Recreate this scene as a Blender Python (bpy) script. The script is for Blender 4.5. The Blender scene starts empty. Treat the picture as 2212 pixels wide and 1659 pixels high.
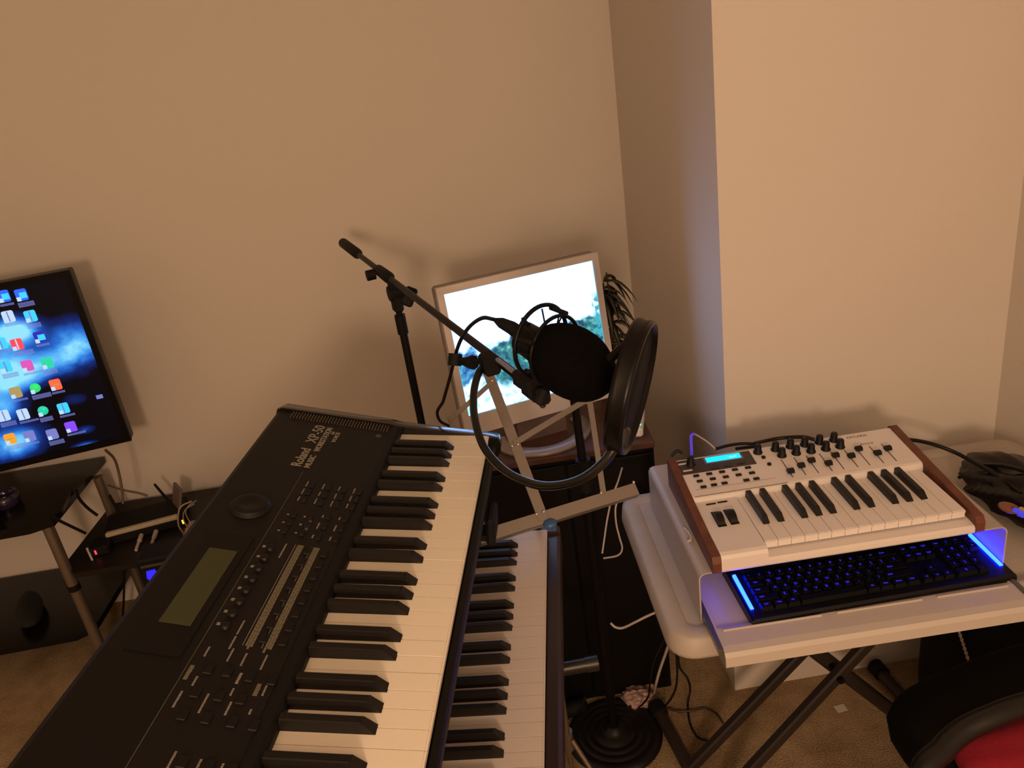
import bpy, math, random
import numpy as np
from mathutils import Vector, Matrix, Euler
random.seed(7)
S = bpy.context.scene
COL = S.collection
W, H = 2212, 1659
# ------------------------------------------------------------------ camera
FPX = 1706.3
PITCH, ROLL, CAMZ = 0.40058, -0.14869, 1.70
cp, sp = math.cos(PITCH), math.sin(PITCH)
cr, sr = math.cos(ROLL), math.sin(ROLL)
M0 = np.array([[1, 0, 0], [0, -sp, -cp], [0, cp, -sp]])
M = np.array([[cr, -sr, 0], [sr, cr, 0], [0, 0, 1]]) @ M0        # world -> camera (x right, y down, z forward)
EYE = np.array([0, 0, CAMZ])
cd = bpy.data.cameras.new('camera')
cam = bpy.data.objects.new('camera', cd)
COL.objects.link(cam)
cam.matrix_world = Matrix(((M[0][0], -M[1][0], -M[2][0], 0), (M[0][1], -M[1][1], -M[2][1], 0),
                           (M[0][2], -M[1][2], -M[2][2], CAMZ), (0, 0, 0, 1)))
cd.sensor_width = 36
cd.lens = FPX / W * 36
cd.clip_start = 0.02
S.camera = cam
# ------------------------------------------------------------------ world, lights, exposure
wd = bpy.data.worlds.new('world'); S.world = wd; wd.use_nodes = True
wd.node_tree.nodes['Background'].inputs[0].default_value = (1, .75, .5, 1)
wd.node_tree.nodes['Background'].inputs[1].default_value = 0.02
S.view_settings.view_transform = 'Standard'
S.view_settings.look = 'None'
S.view_settings.exposure = 0.0
S.view_settings.gamma = 1.0
S.view_settings.use_curve_mapping = False


def lamp(name, loc, power, color, radius):
    l = bpy.data.lights.new(name, 'POINT'); l.energy = power; l.color = color; l.shadow_soft_size = radius
    o = bpy.data.objects.new(name, l); COL.objects.link(o); o.location = loc
    return o


lamp('room_lamp_right', (-0.12, -1.30, 1.72), 106, (1.0, .64, .40), .15)
lamp('room_lamp_left', (-2.3, -0.6, 2.0), 5, (1.0, .80, .42), .30)
lamp('fill_light_behind', (0.9, -1.9, 2.1), 16, (1.0, .82, .44), .35)  # added yellowish fill for the walls, no known lamp stands here


# ------------------------------------------------------------------ projection helpers (a pixel into a point in the room)
def ray(x, y):
    return M.T @ np.array([(x - W / 2) / FPX, (y - H / 2) / FPX, 1.0])


def atd(x, y, d): return Vector(EYE + ray(x, y) * d)


def atz(x, y, z):
    r = ray(x, y); return Vector(EYE + r * ((z - CAMZ) / r[2]))


def aty(x, y, Y):
    r = ray(x, y); return Vector(EYE + r * (Y / r[1]))


def onplane(x, y, p0, n):
    r = Vector(ray(x, y)); e = Vector(EYE); return e + r * ((Vector(p0) - e).dot(n) / r.dot(n))


def frame(rx, ry, rz, t):
    m = Matrix.Rotation(rz, 4, 'Z') @ Matrix.Rotation(ry, 4, 'Y') @ Matrix.Rotation(rx, 4, 'X')
    m.translation = Vector(t)
    return m


def loc(fr, x, y, p0, n):                      # pixel to local coordinates on a local plane
    R = fr.to_3x3()
    q = onplane(x, y, fr @ Vector(p0), R @ Vector(n))
    return fr.inverted() @ q


# ------------------------------------------------------------------ materials
MATS = {}


def mat(name, color, rough=.5, metal=0, emit=None, es=1.0, bump=0, bscale=200, var=0, vscale=8, spec=.5, coat=0, alpha=1, trans=0):
    if name in MATS: return MATS[name]
    m = bpy.data.materials.new(name); m.use_nodes = True
    nt = m.node_tree; b = nt.nodes['Principled BSDF']
    b.inputs['Base Color'].default_value = (*color, 1)
    b.inputs['Roughness'].default_value = rough
    b.inputs['Metallic'].default_value = metal
    b.inputs['Specular IOR Level'].default_value = spec
    b.inputs['Coat Weight'].default_value = coat
    b.inputs['Alpha'].default_value = alpha
    b.inputs['Transmission Weight'].default_value = trans
    if emit:
        b.inputs['Emission Color'].default_value = (*emit, 1)
        b.inputs['Emission Strength'].default_value = es
    tc = nt.nodes.new('ShaderNodeTexCoord')
    if var:
        n = nt.nodes.new('ShaderNodeTexNoise'); n.inputs['Scale'].default_value = vscale; n.inputs['Detail'].default_value = 6
        nt.links.new(tc.outputs['Object'], n.inputs['Vector'])
        r = nt.nodes.new('ShaderNodeValToRGB')
        r.color_ramp.elements[0].position = .3; r.color_ramp.elements[1].position = .7
        r.color_ramp.elements[0].color = (*[c * (1 - var) for c in color], 1)
        r.color_ramp.elements[1].color = (*[min(1, c * (1 + var)) for c in color], 1)
        nt.links.new(n.outputs['Fac'], r.inputs['Fac']); nt.links.new(r.outputs['Color'], b.inputs['Base Color'])
    if bump:
        n = nt.nodes.new('ShaderNodeTexNoise'); n.inputs['Scale'].default_value = bscale; n.inputs['Detail'].default_value = 3
        nt.links.new(tc.outputs['Object'], n.inputs['Vector'])
        bp = nt.nodes.new('ShaderNodeBump'); bp.inputs['Strength'].default_value = bump; bp.inputs['Distance'].default_value = .002
        nt.links.new(n.outputs['Fac'], bp.inputs['Height']); nt.links.new(bp.outputs['Normal'], b.inputs['Normal'])
    MATS[name] = m
    return m


WALL = mat('wall_paint', (.66, .61, .56), .85, bump=.15, bscale=160, spec=.2)
CEIL = mat('ceiling_paint', (.75, .72, .68), .9)


def carpet_mat():
    m = mat('carpet', (.30, .22, .15), 1.0, spec=.05)
    nt = m.node_tree; b = nt.nodes['Principled BSDF']; tc = nt.nodes.new('ShaderNodeTexCoord')
    n1 = nt.nodes.new('ShaderNodeTexNoise'); n1.inputs['Scale'].default_value = 5; n1.inputs['Detail'].default_value = 8; n1.inputs['Roughness'].default_value = .7
    n2 = nt.nodes.new('ShaderNodeTexNoise'); n2.inputs['Scale'].default_value = 260; n2.inputs['Detail'].default_value = 4
    for n in (n1, n2): nt.links.new(tc.outputs['Object'], n.inputs['Vector'])
    mx = nt.nodes.new('ShaderNodeMix'); mx.data_type = 'FLOAT'; mx.inputs[0].default_value = .45
    nt.links.new(n1.outputs['Fac'], mx.inputs[2]); nt.links.new(n2.outputs['Fac'], mx.inputs[3])
    r = nt.nodes.new('ShaderNodeValToRGB')
    r.color_ramp.elements[0].position = .38; r.color_ramp.elements[0].color = (.20, .125, .065, 1)
    r.color_ramp.elements[1].position = .62; r.color_ramp.elements[1].color = (.50, .37, .225, 1)
    nt.links.new(mx.outputs[0], r.inputs['Fac']); nt.links.new(r.outputs['Color'], b.inputs['Base Color'])
    bp = nt.nodes.new('ShaderNodeBump'); bp.inputs['Strength'].default_value = .9; bp.inputs['Distance'].default_value = .006
    nt.links.new(n2.outputs['Fac'], bp.inputs['Height']); nt.links.new(bp.outputs['Normal'], b.inputs['Normal'])
    return m


BLACKPL = mat('black_plastic', (.005, .0045, .0042), .45, bump=.2, bscale=900, spec=.22)
PANEL = mat('panel_plastic', (.0045, .0038, .0035), .5, bump=.2, bscale=1200, spec=.22)
PANEL2 = mat('panel_band', (.007, .0052, .005), .5, spec=.25)
BTN = mat('button_black', (.004, .0035, .0035), .5, spec=.3)
BLK = mat('matte_black', (.0035, .003, .003), .7, spec=.25)
BLKMET = mat('black_metal', (.0035, .003, .003), .42, spec=.18)
FOAM = mat('black_foam', (.0045, .004, .004), 1.0, bump=1.0, bscale=700, spec=.05)
KEYW = mat('ivory_key', (.82, .76, .65), .28)
KEYW2 = mat('ivory_key_lower', (.60, .53, .50), .25)
KEYW3 = mat('white_key_plastic', (.74, .69, .67), .35)
KEYB = mat('ebony_key', (.006, .0045, .0035), .42, spec=.35)
WHITEPL = mat('white_plastic', (.72, .67, .66), .45)
LEGEND = mat('legend_grey', (.22, .20, .18), .6)
LEGEND2 = mat('legend_olive', (.14, .125, .085), .6)
LCDOFF = mat('lcd_unlit', (.050, .054, .026), .3, spec=.25)
WOODR = mat('red_wood', (.13, .045, .026), .42, var=.3, vscale=30, spec=.3)
SHELFM = mat('beige_metal', (.44, .39, .36), .42, metal=0, bump=.05, bscale=400)
TRAYM = mat('beige_plastic', (.50, .45, .41), .45)
TABLEM = mat('folding_table_plastic', (.45, .40, .355), .5, bump=.3, bscale=300, var=.06, vscale=12)
LEGM = mat('table_leg_brown', (.022, .015, .012), .5)
SILVER = mat('silver_plastic', (.52, .47, .46), .38, metal=.25)
NICKEL = mat('nickel', (.27, .24, .22), .38, metal=.55)
TUBEM = mat('tube_metal', (.25, .21, .17), .35, metal=.75)
GLASSB = mat('black_glass', (.005, .005, .0055), .22, spec=.3)
CABB = mat('cabinet_black', (.003, .0028, .0032), .5, spec=.2)
CABT = mat('cabinet_top_wood', (.085, .038, .03), .4, var=.3, vscale=20, spec=.3)
WHCAB = mat('white_cable', (.42, .38, .37), .5)
BKCAB = mat('black_cable', (.007, .005, .0045), .5, spec=.3)
GREEN = mat('led_green', (.1, .9, .3), .4, emit=(.05, 1, .30), es=1.6)
REDL = mat('led_red', (.9, .1, .2), .4, emit=(1, .04, .12), es=1.3)
ORANGEL = mat('led_orange', (.9, .4, .1), .4, emit=(1, .32, .03), es=3)
BLUEGLOW = mat('blue_glow', (.05, .05, .9), .4, emit=(.01, .01, 1), es=.85)
LEDBAR = mat('led_bar', (0, .1, .5), .4, emit=(.002, .0095, 1), es=70)
LEGBLUE = mat('legend_blue', (.02, .02, .5), .4, emit=(.035, .025, 1), es=.6)
LCDON = mat('lcd_lit', (.0, .5, 1), .4, emit=(0, .42, 1), es=1.7)
LCDTXT = mat('lcd_text', (.5, .9, 1), .4, emit=(.4, .85, 1), es=1.5)
RED = mat('red_cloth', (.34, .008, .028), .85, bump=.4, bscale=300)
LEAF = mat('leaf', (.02, .018, .007), .45, var=.4, vscale=40)
PAPER = mat('paper', (.6, .56, .50), .8)
LEATHER = mat('black_leather', (.006, .004, .0038), .28, bump=.5, bscale=60, spec=.3)


# ------------------------------------------------------------------ mesh builder
class MB:
    def __init__(s): s.v = []; s.f = []; s.m = []; s.s = []

    def add(s, vs, fs, mi=0, smooth=False, mx=None):
        o = len(s.v)
        s.v += [tuple(mx @ Vector(p)) if mx is not None else tuple(p) for p in vs]
        for f in fs:
            s.f.append([i + o for i in f]); s.m.append(mi); s.s.append(smooth)
        return s

    def box(s, lo, hi, mi=0, mx=None, ch=0):
        x0, y0, z0 = lo; x1, y1, z1 = hi
        if ch:                                   # chamfered box
            c = min(ch, (x1 - x0) * .45, (y1 - y0) * .45, (z1 - z0) * .45)
            vs = []; X = (x0, x1); Y = (y0, y1); Z = (z0, z1)
            idx = {}
            for i in (0, 1):
                for j in (0, 1):
                    for k in (0, 1):
                        sx = c if i == 0 else -c; sy = c if j == 0 else -c; sz = c if k == 0 else -c
                        idx[i, j, k, 0] = len(vs); vs.append((X[i], Y[j] + sy, Z[k] + sz))
                        idx[i, j, k, 1] = len(vs); vs.append((X[i] + sx, Y[j], Z[k] + sz))
                        idx[i, j, k, 2] = len(vs); vs.append((X[i] + sx, Y[j] + sy, Z[k]))
            fs = []
            for i in (0, 1): fs.append([idx[i, 0, 0, 0], idx[i, 1, 0, 0], idx[i, 1, 1, 0], idx[i, 0, 1, 0]])
            for j in (0, 1): fs.append([idx[0, j, 0, 1], idx[1, j, 0, 1], idx[1, j, 1, 1], idx[0, j, 1, 1]])
            for k in (0, 1): fs.append([idx[0, 0, k, 2], idx[1, 0, k, 2], idx[1, 1, k, 2], idx[0, 1, k, 2]])
            for i in (0, 1):
                for j in (0, 1): fs.append([idx[i, j, 0, 0], idx[i, j, 1, 0], idx[i, j, 1, 1], idx[i, j, 0, 1]])
            for i in (0, 1):
                for k in (0, 1): fs.append([idx[i, 0, k, 0], idx[i, 1, k, 0], idx[i, 1, k, 2], idx[i, 0, k, 2]])
            for j in (0, 1):
                for k in (0, 1): fs.append([idx[0, j, k, 1], idx[1, j, k, 1], idx[1, j, k, 2], idx[0, j, k, 2]])
            for i in (0, 1):
                for j in (0, 1):
                    for k in (0, 1): fs.append([idx[i, j, k, 0], idx[i, j, k, 1], idx[i, j, k, 2]])
            return s.add(vs, fs, mi, False, mx)
        vs = [(x, y, z) for x in (x0, x1) for y in (y0, y1) for z in (z0, z1)]
        fs = [(0, 1, 3, 2), (4, 6, 7, 5), (0, 4, 5, 1), (2, 3, 7, 6), (0, 2, 6, 4), (1, 5, 7, 3)]
        return s.add(vs, fs, mi, False, mx)

    def quad(s, pts, mi=0, mx=None):
        return s.add(pts, [list(range(len(pts)))], mi, False, mx)

    def prism(s, prof, a, b, axis='x', mi=0, smooth=False, mx=None):   # extrude a closed profile along an axis
        n = len(prof)
        def P(t, q):
            return {'x': (t, q[0], q[1]), 'y': (q[0], t, q[1]), 'z': (q[0], q[1], t)}[axis]
        vs = [P(a, q) for q in prof] + [P(b, q) for q in prof]
        s.add(vs, [[i, (i + 1) % n, n + (i + 1) % n, n + i] for i in range(n)], mi, smooth, mx)
        return s.add(vs, [list(range(n)), list(range(n, 2 * n))[::-1]], mi, False, mx)

    def hexa(s, b, t, mi=0, mx=None):            # bottom quad, top quad
        return s.add(list(b) + list(t), [(3, 2, 1, 0), (4, 5, 6, 7), (0, 1, 5, 4), (1, 2, 6, 5), (2, 3, 7, 6), (3, 0, 4, 7)], mi, False, mx)

    def tube(s, pts, r, n=10, mi=0, caps=True, mx=None, closed=False):
        pts = [Vector(p) for p in pts]; k = len(pts)
        rs = r if isinstance(r, (list, tuple)) else [r] * k
        T = []
        for i in range(k):
            if closed: t = pts[(i + 1) % k] - pts[i - 1]
            else: t = pts[min(i + 1, k - 1)] - pts[max(i - 1, 0)]
            T.append(t.normalized() if t.length > 1e-9 else Vector((0, 0, 1)))
        u = T[0].orthogonal().normalized(); vs = []
        for i in range(k):
            u = (u - T[i] * u.dot(T[i])).normalized(); w = T[i].cross(u)
            for j in range(n):
                a = 2 * math.pi * j / n
                vs.append(pts[i] + (u * math.cos(a) + w * math.sin(a)) * rs[i])
        fs = []
        for i in range(k if closed else k - 1):
            for j in range(n):
                i2 = (i + 1) % k
                fs.append([i * n + j, i * n + (j + 1) % n, i2 * n + (j + 1) % n, i2 * n + j])
        s.add(vs, fs, mi, True, mx)
        if caps and not closed:
            s.add(vs[:n], [list(range(n))[::-1]], mi, False, mx); s.add(vs[-n:], [list(range(n))], mi, False, mx)
        return s

    def lathe(s, prof, n=32, mi=0, mx=None, caps=True):   # profile (r, z) about z
        vs = []; k = len(prof)
        for r, z in prof:
            for j in range(n):
                a = 2 * math.pi * j / n; vs.append((r * math.cos(a), r * math.sin(a), z))
        s.add(vs, [[i * n + j, i * n + (j + 1) % n, (i + 1) * n + (j + 1) % n, (i + 1) * n + j] for i in range(k - 1) for j in range(n)], mi, True, mx)
        if caps:
            if prof[0][0] > 1e-6: s.add(vs[:n], [list(range(n))[::-1]], mi, False, mx)
            if prof[-1][0] > 1e-6: s.add(vs[-n:], [list(range(n))], mi, False, mx)
        return s

    def blob(s, c, r, mi=0, n=24, k=14, f=None, mx=None):   # ellipsoid, optional radial function
        c = Vector(c); vs = []
        for i in range(k + 1):
            th = math.pi * i / k
            for j in range(n):
                a = 2 * math.pi * j / n
                d = Vector((math.sin(th) * math.cos(a), math.sin(th) * math.sin(a), math.cos(th)))
                q = f(d) if f else 1
                vs.append(c + Vector((d.x * r[0], d.y * r[1], d.z * r[2])) * q)
        return s.add(vs, [[i * n + j, (i + 1) * n + j, (i + 1) * n + (j + 1) % n, i * n + (j + 1) % n] for i in range(k) for j in range(n)], mi, True, mx)

    def text(s, txt, size, mx, mi=0, ext=.0002, shear=0, align='LEFT', bold=0, sx=1):
        cu = bpy.data.curves.new('t', 'FONT'); cu.body = txt; cu.size = size; cu.extrude = ext; cu.shear = shear
        cu.align_x = align; cu.offset = bold; cu.resolution_u = 2
        o = bpy.data.objects.new('t', cu); COL.objects.link(o)
        me = bpy.data.meshes.new_from_object(o)
        s.add([v.co for v in me.vertices], [list(p.vertices) for p in me.polygons], mi, False, mx @ Matrix.Diagonal((sx, 1, 1, 1)))
        bpy.data.objects.remove(o); bpy.data.meshes.remove(me); bpy.data.curves.remove(cu)
        return s

    def mesh(s, name, mats):
        me = bpy.data.meshes.new(name); me.from_pydata(s.v, [], s.f)
        for m in (mats if isinstance(mats, (list, tuple)) else [mats]): me.materials.append(m)
        for p, mi, sm in zip(me.polygons, s.m, s.s): p.material_index = mi; p.use_smooth = sm
        me.validate(); me.update(); return me

    def build(s, name, mats, parent=None, label=None, fix=True):
        import bmesh
        me = s.mesh(name, mats)
        if fix:
            bm = bmesh.new(); bm.from_mesh(me); bmesh.ops.recalc_face_normals(bm, faces=bm.faces); bm.to_mesh(me); bm.free()
        return link(name, me, parent, label)


def link(name, me, parent=None, label=None):
    o = bpy.data.objects.new(name, me); COL.objects.link(o)
    if parent: o.parent = parent
    if label: o['label'] = label
    return o


def tag(o, label, cat, group=None, kind=None):
    o['label'] = label; o['category'] = cat
    if group: o['group'] = group
    if kind: o['kind'] = kind
    return o


def thing(name, label, cat, mx=None, at=None, rz=0, group=None):
    o = bpy.data.objects.new(name, None); COL.objects.link(o); o.empty_display_size = .02
    o.matrix_world = mx if mx is not None else Matrix.Translation(Vector(at)) @ Matrix.Rotation(rz, 4, 'Z')
    return tag(o, label, cat, group)


def struct(name, mb, m):
    o = mb.build(name, m); o['kind'] = 'structure'; return o


def spline(pts, n=8):                            # Catmull-Rom through the points
    P = [Vector(p) for p in pts]; P = [P[0] * 2 - P[1]] + P + [P[-1] * 2 - P[-2]]; out = []
    for i in range(1, len(P) - 2):
        for k in range(n):
            t = k / n; a, b, c, d = P[i - 1:i + 3]
            out.append(.5 * ((2 * b) + (c - a) * t + (2 * a - 5 * b + 4 * c - d) * t * t + (3 * b - a - 3 * c + d) * t ** 3))
    out.append(P[-2]); return out


def align(p, z, x=None):                         # matrix at p with local z along z
    z = Vector(z).normalized()
    x = (Vector(x) - z * Vector(x).dot(z)).normalized() if x is not None else z.orthogonal().normalized()
    y = z.cross(x); m = Matrix((x, y, z)).transposed().to_4x4(); m.translation = Vector(p); return m


def cable(name, pts, r, m, label, cat='cable', n=8):
    q_ = [Vector((p.x, p.y, max(p.z, r + .001))) for p in spline(pts, 10)]
    mb = MB(); mb.tube(q_, r, n); o = mb.build(name, m); return tag(o, label, cat)


# ================================================================== the room
YAW = .035
def wy(x): return 2.573 + YAW * (x - .45)          # the long wall on the left
def ry(x): return 1.642 + YAW * (x - .4825)        # the wall behind the white keyboard
A = (.45, 2.573); B = (.4825, 1.642); Cc = (1.149, ry(1.149))
ZT = 2.55
fl = MB(); fl.box((-3.4, -3.2, -.05), (3.6, 3.2, 0)); struct('floor', fl, carpet_mat())
ce = MB(); ce.box((-3.4, -3.2, ZT), (3.6, 3.2, ZT + .05)); struct('ceiling', ce, CEIL)
w = MB(); w.prism([(-3.2, wy(-3.2)), A, (A[0], A[1] + .12), (-3.2, wy(-3.2) + .12)], 0, ZT, 'z'); struct('wall_back', w, WALL)
w = MB(); w.prism([A, B, (B[0] + .12, B[1] + .1), (A[0] + .12, A[1] + .12)], 0, ZT, 'z'); struct('wall_return', w, WALL)
w = MB(); w.prism([(B[0] , B[1]), Cc, (Cc[0] + .12, Cc[1] + .12), (B[0] + .12, B[1] + .12)], 0, ZT, 'z'); struct('wall_right', w, WALL)
w = MB(); w.prism([Cc, (1.32, -3.1), (1.44, -3.1), (Cc[0] + .12, Cc[1] + .1)], 0, ZT, 'z'); struct('wall_side', w, WALL)
w = MB(); w.box((-3.3, -3.1, 0), (-3.2, 2.5, ZT)); struct('wall_left', w, WALL)
w = MB(); w.box((-3.3, -3.2, 0), (1.5, -3.1, ZT)); struct('wall_front', w, WALL)

# ================================================================== piano keys
U = .02357
BLACKS = [1.9, 3.0, 4.1, 5.93, 7.07]
def white_mesh(L, name, m, h=.014):
    mb = MB(); g = .00045
    mb.hexa([(g, 0, -h), (U - g, 0, -h), (U - g, L, -h), (g, L, -h)],
            [(g, .0012, 0), (U - g, .0012, 0), (U - g, L, 0), (g, L, 0)])
    mb.box((g, -.0012, -.0045), (U - g, .001, -.0008))
    return mb.mesh(name, m)
def black_mesh(L, tip, name):
    mb = MB(); w0, w1 = .0062, .0049; hb = .0118
    mb.hexa([(-w0, tip, -.001), (w0, tip, -.001), (w0, L, -.001), (-w0, L, -.001)],
            [(-w1, tip + .013, hb * .93), (w1, tip + .013, hb * .93), (w1, L, hb), (-w1, L, hb)])
    mb.hexa([(-w1, tip + .013, hb * .93), (w1, tip + .013, hb * .93), (w1, L, hb), (-w1, L, hb)],
            [(-w1 * .7, tip + .0155, hb), (w1 * .7, tip + .0155, hb), (w1 * .7, L, hb + .0008), (-w1 * .7, L, hb + .0008)])
    return mb.mesh(name, KEYB)
def fix_normals(me):
    import bmesh
    bm = bmesh.new(); bm.from_mesh(me); bmesh.ops.recalc_face_normals(bm, faces=bm.faces); bm.to_mesh(me); bm.free(); return me
def key_set(parent, nw, L, tip, m, frm_high=True, jitter=0):
    wm = fix_normals(white_mesh(L, 'white_key', m)); bm_ = fix_normals(black_mesh(L, tip, 'black_key'))
    for i in range(nw):
        o = link('white_key', wm, parent); o.location = ((-(i + 1) * U if frm_high else i * U), 0, random.uniform(-jitter, 0))
    k = 0
    while True:
        for b in BLACKS:
            p = b + 7 * k
            if p >= nw: return
            o = link('black_key', bm_, parent); o.location = (-p * U, 0, 0) if frm_high else ((nw - p) * U, 0, 0)
        k += 1

# ------------------------------------------------------------------ upper keyboard (black workstation)
F1 = frame(.1237, -.0075, 1.4457, (-.0506, 1.1456, CAMZ - .5686))
kb1 = thing('synthesizer', 'large black workstation keyboard with dull green display, on the upper tier over the other keyboard', 'keyboard', F1)
L1 = .1412
key_set(kb1, 36, L1, .049, KEYW, jitter=.0004)
XE = -36 * U - .004
prof = [(.03, -.066), (-.006, -.046), (-.012, -.030), (-.012, -.017), (-.010, -.013), (-.002, -.014), (-.002, -.022), (L1 - .002, -.022), (L1, .006), (.147, .0105), (.155, .0135), (.16, .014), (.335, .040), (.341, .038), (.346, .028), (.347, -.05), (.335, -.066)]
b = MB(); b.prism(prof, -.995, 0.001, 'x'); b.build('body', BLACKPL, kb1)
capp = [(.03, -.066), (-.010, -.046), (-.020, -.030), (-.020, -.014), (-.015, -.006), (.02, -.002), (L1, .013), (.16, .0175), (.335, .0435), (.343, .041), (.3475, .028), (.3485, -.05), (.335, -.066)]
def inset(pr, s):
    cx = sum(p[0] for p in pr) / len(pr); cz = sum(p[1] for p in pr) / len(pr)
    return [(cx + (p[0] - cx) * (1 - s * .06), cz + (p[1] - cz) * (1 - s * .3)) for p in pr]
b = MB()
rings = [(.0005, 0, 0), (.004, 0, .0003), (.030, 0, -.0058), (.036, .6, -.006)]
vs = []
for x, s_, dz in rings: vs += [(x, p[0], p[1] + (dz if p[1] > -.025 else 0)) for p in inset(capp, s_)]
n_ = len(capp)
b.add(vs, [[k * n_ + i, k * n_ + (i + 1) % n_, (k + 1) * n_ + (i + 1) % n_, (k + 1) * n_ + i] for k in range(3) for i in range(n_)], 0, True)
b.add(vs[:n_], [list(range(n_))]); b.add(vs[-n_:], [list(range(n_))])
b.build('end_cap', mat('end_cap_plastic', (.006, .005, .005), .16), kb1)
b = MB(); b.prism(capp, XE - .14, XE - .002, 'x'); b.build('bender_block', BLACKPL, kb1)
# panel coordinates: x along the keys, u up the slope, w out of it
SL = math.atan(.026 / .175)
PM = Matrix.Translation((0, .16, .014)) @ Matrix.Rotation(SL, 4, 'X')
TXT = lambda x, u, w=.0006: PM @ Matrix.Translation((x, u, w))
b = MB(); b.box((-.90, -.002, 0), (-.185, .088, .0008), mx=PM); b.build('button_field', PANEL2, kb1)
b = MB(); b.box((-.54, .0995, -.001), (-.335, .158, .0012), mx=PM); b.build('display_bezel', PANEL, kb1)
b = MB(); b.box((-.497, .108, .0005), (-.367, .142, .0018), mx=PM); b.build('display', LCDOFF, kb1, 'unlit olive green display')
b = MB()
for i in range(34):
    u = .0 + i * .0047
    b.box((-.021, u, 0), (-.003, u + .0011, .0032), mx=PM)
b.build('vent_fins', mat('vent_fin', (.09, .068, .048), .5), kb1)
b = MB()
b.text('Roland', .0215, TXT(-.160, .0965), shear=0, bold=.0003, sx=.88)
b.text('XP-50', .0235, TXT(-.089, .0955), bold=.0001, sx=.95)
b.text('MUSIC', .0125, TXT(-.160, .0835), bold=.0002, sx=1.0)
b.text('WORKSTATION', .0125, TXT(-.112, .0835), bold=.0002, sx=.84)
b.text('64', .0085, TXT(-.0545, .0765), bold=.0002, sx=1)
b.text('VOICE', .0085, TXT(-.0780, .0685), bold=.0002, sx=1.3)
b.build('name_print', mat('print_grey', (.26, .24, .19), .6), kb1, 'grey printed name reading Roland XP-50 MUSIC WORKSTATION')
b = MB(); b.box((-.042, .006, 0), (-.034, .014, .001), mx=PM); b.build('power_lamp', mat('lamp_dark', (.04, .045, .045), .3), kb1)
# round dial
b = MB(); mxd = PM @ Matrix.Translation((-.272, .128, 0))
b.lathe([(.027, 0), (.027, .0012), (.0245, .0015), (.024, .0045), (.021, .006), (.013, .006), (.011, .005), (0, .005)], 40, mx=mxd)
b.build('value_dial', BTN, kb1)
def pbtn(x, u, sx_=.011, su=.006, h=.003, m=BTN):
    q = MB(); q.box((x - sx_ / 2, u - su / 2, 0), (x + sx_ / 2, u + su / 2, h), mx=PM, ch=.0008); q.build('panel_button', m, kb1)
GREYL = MB()
def lab(x, u, l, w=.0022, mi=0):                     # an illegible row of small printing
    x0 = x - l / 2
    while x0 < x + l / 2 - .0008:
        d = random.uniform(.0012, .0022); GREYL.box((x0, u - w / 2 * random.uniform(.7, 1), .0008), (min(x0 + d, x + l / 2), u + w / 2, .0011), mi, mx=PM); x0 += d + .0006
for j, u in enumerate((.074, .051, .029, .008)):
    for i, x in enumerate((-.203, -.222, -.241)):
        pbtn(x, u - .008, .013)
        lab(x + .002, u, (.013, .014, .010)[(i + j) % 3], .0018)
for j, u in enumerate((.076, .054)):
    for i, x in enumerate((-.277, -.295, -.313)):
        pbtn(x, u - .008, .012); lab(x, u, .003, .003)
for j, u in enumerate((.032, .010)):
    for i, x in enumerate((-.270, -.292, -.315)):
        pbtn(x, u - .008, .013); lab(x, u, (.006, .013, .008)[i], .002)
lab(-.297, .0445, .028, .0040, 1)
GREYL.box((-.900, .0885, .0002), (-.172, .0889, .0009), 1, mx=PM)
for i in range(8):
    x = -.349 - i * .0197
    lab(x, .082, .004, .004); 
    q = MB(); q.lathe([(.0052, 0), (.0048, .0035), (.002, .0042), (0, .0042)], 16, mx=PM @ Matrix.Translation((x - .003, .0735, .0008))); q.build('round_button', BTN, kb1)
for i, l in ((0, .028), (6, .022), (7, .02)): lab(-.352 - i * .0225, .058, l, .0020)
for (u0, u1) in ((.0365, .0445), (.0165, .0245)):
    for k in range(3):
        uu = u0 + (u1 - u0) * (k + .5) / 3
        x = -.337
        while x > -.512:
            d = random.uniform(.004, .009); GREYL.box((x - d, uu - .00115, .0008), (x, uu + .00115, .0011), 1, mx=PM); x -= d + .0007
    GREYL.box((-.512, u1 + .0022, .0008), (-.337, u1 + .0028, .0011), mx=PM)
    for i in range(8): pbtn(-.347 - i * .0217, u0 - .008, .0135, .0085)
for x, u, l, w_ in ((-.556, .083, .020, .0044), (-.527, .0775, .014, .002), (-.566, .073, .012, .0022), (-.527, .0535, .018, .002), (-.590, .079, .020, .0022), (-.590, .054, .024, .0022),
                  (-.530, .0385, .018, .002), (-.530, .018, .02, .002), (-.555, .034, .014, .003), (-.572, .034, .01, .002), (-.565, .012, .016, .0045), (-.565, .005, .013, .002), (-.592, .030, .016, .0022),
                  (-.592, .009, .006, .0022), (-.655, .055, .020, .0022), (-.655, .031, .012, .0022), (-.655, .011, .013, .0022), (-.690, .081, .034, .0045)):
    lab(x, u, l, w_, 1 if w_ > .004 else 0)
for x, u in ((-.550, .066), (-.550, .047), (-.580, .066), (-.580, .043), (-.580, .022), (-.552, .024), (-.552, .002), (-.607, .066), (-.607, .044), (-.607, .020), (-.607, .0), (-.655, .045), (-.655, .022), (-.655, .002),
             (-.69, .045), (-.69, .022), (-.72, .045), (-.72, .022), (-.75, .045)):
    pbtn(x, u, .013, .009)
GREYL.build('panel_printing', [LEGEND, LEGEND2], kb1)

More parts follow.
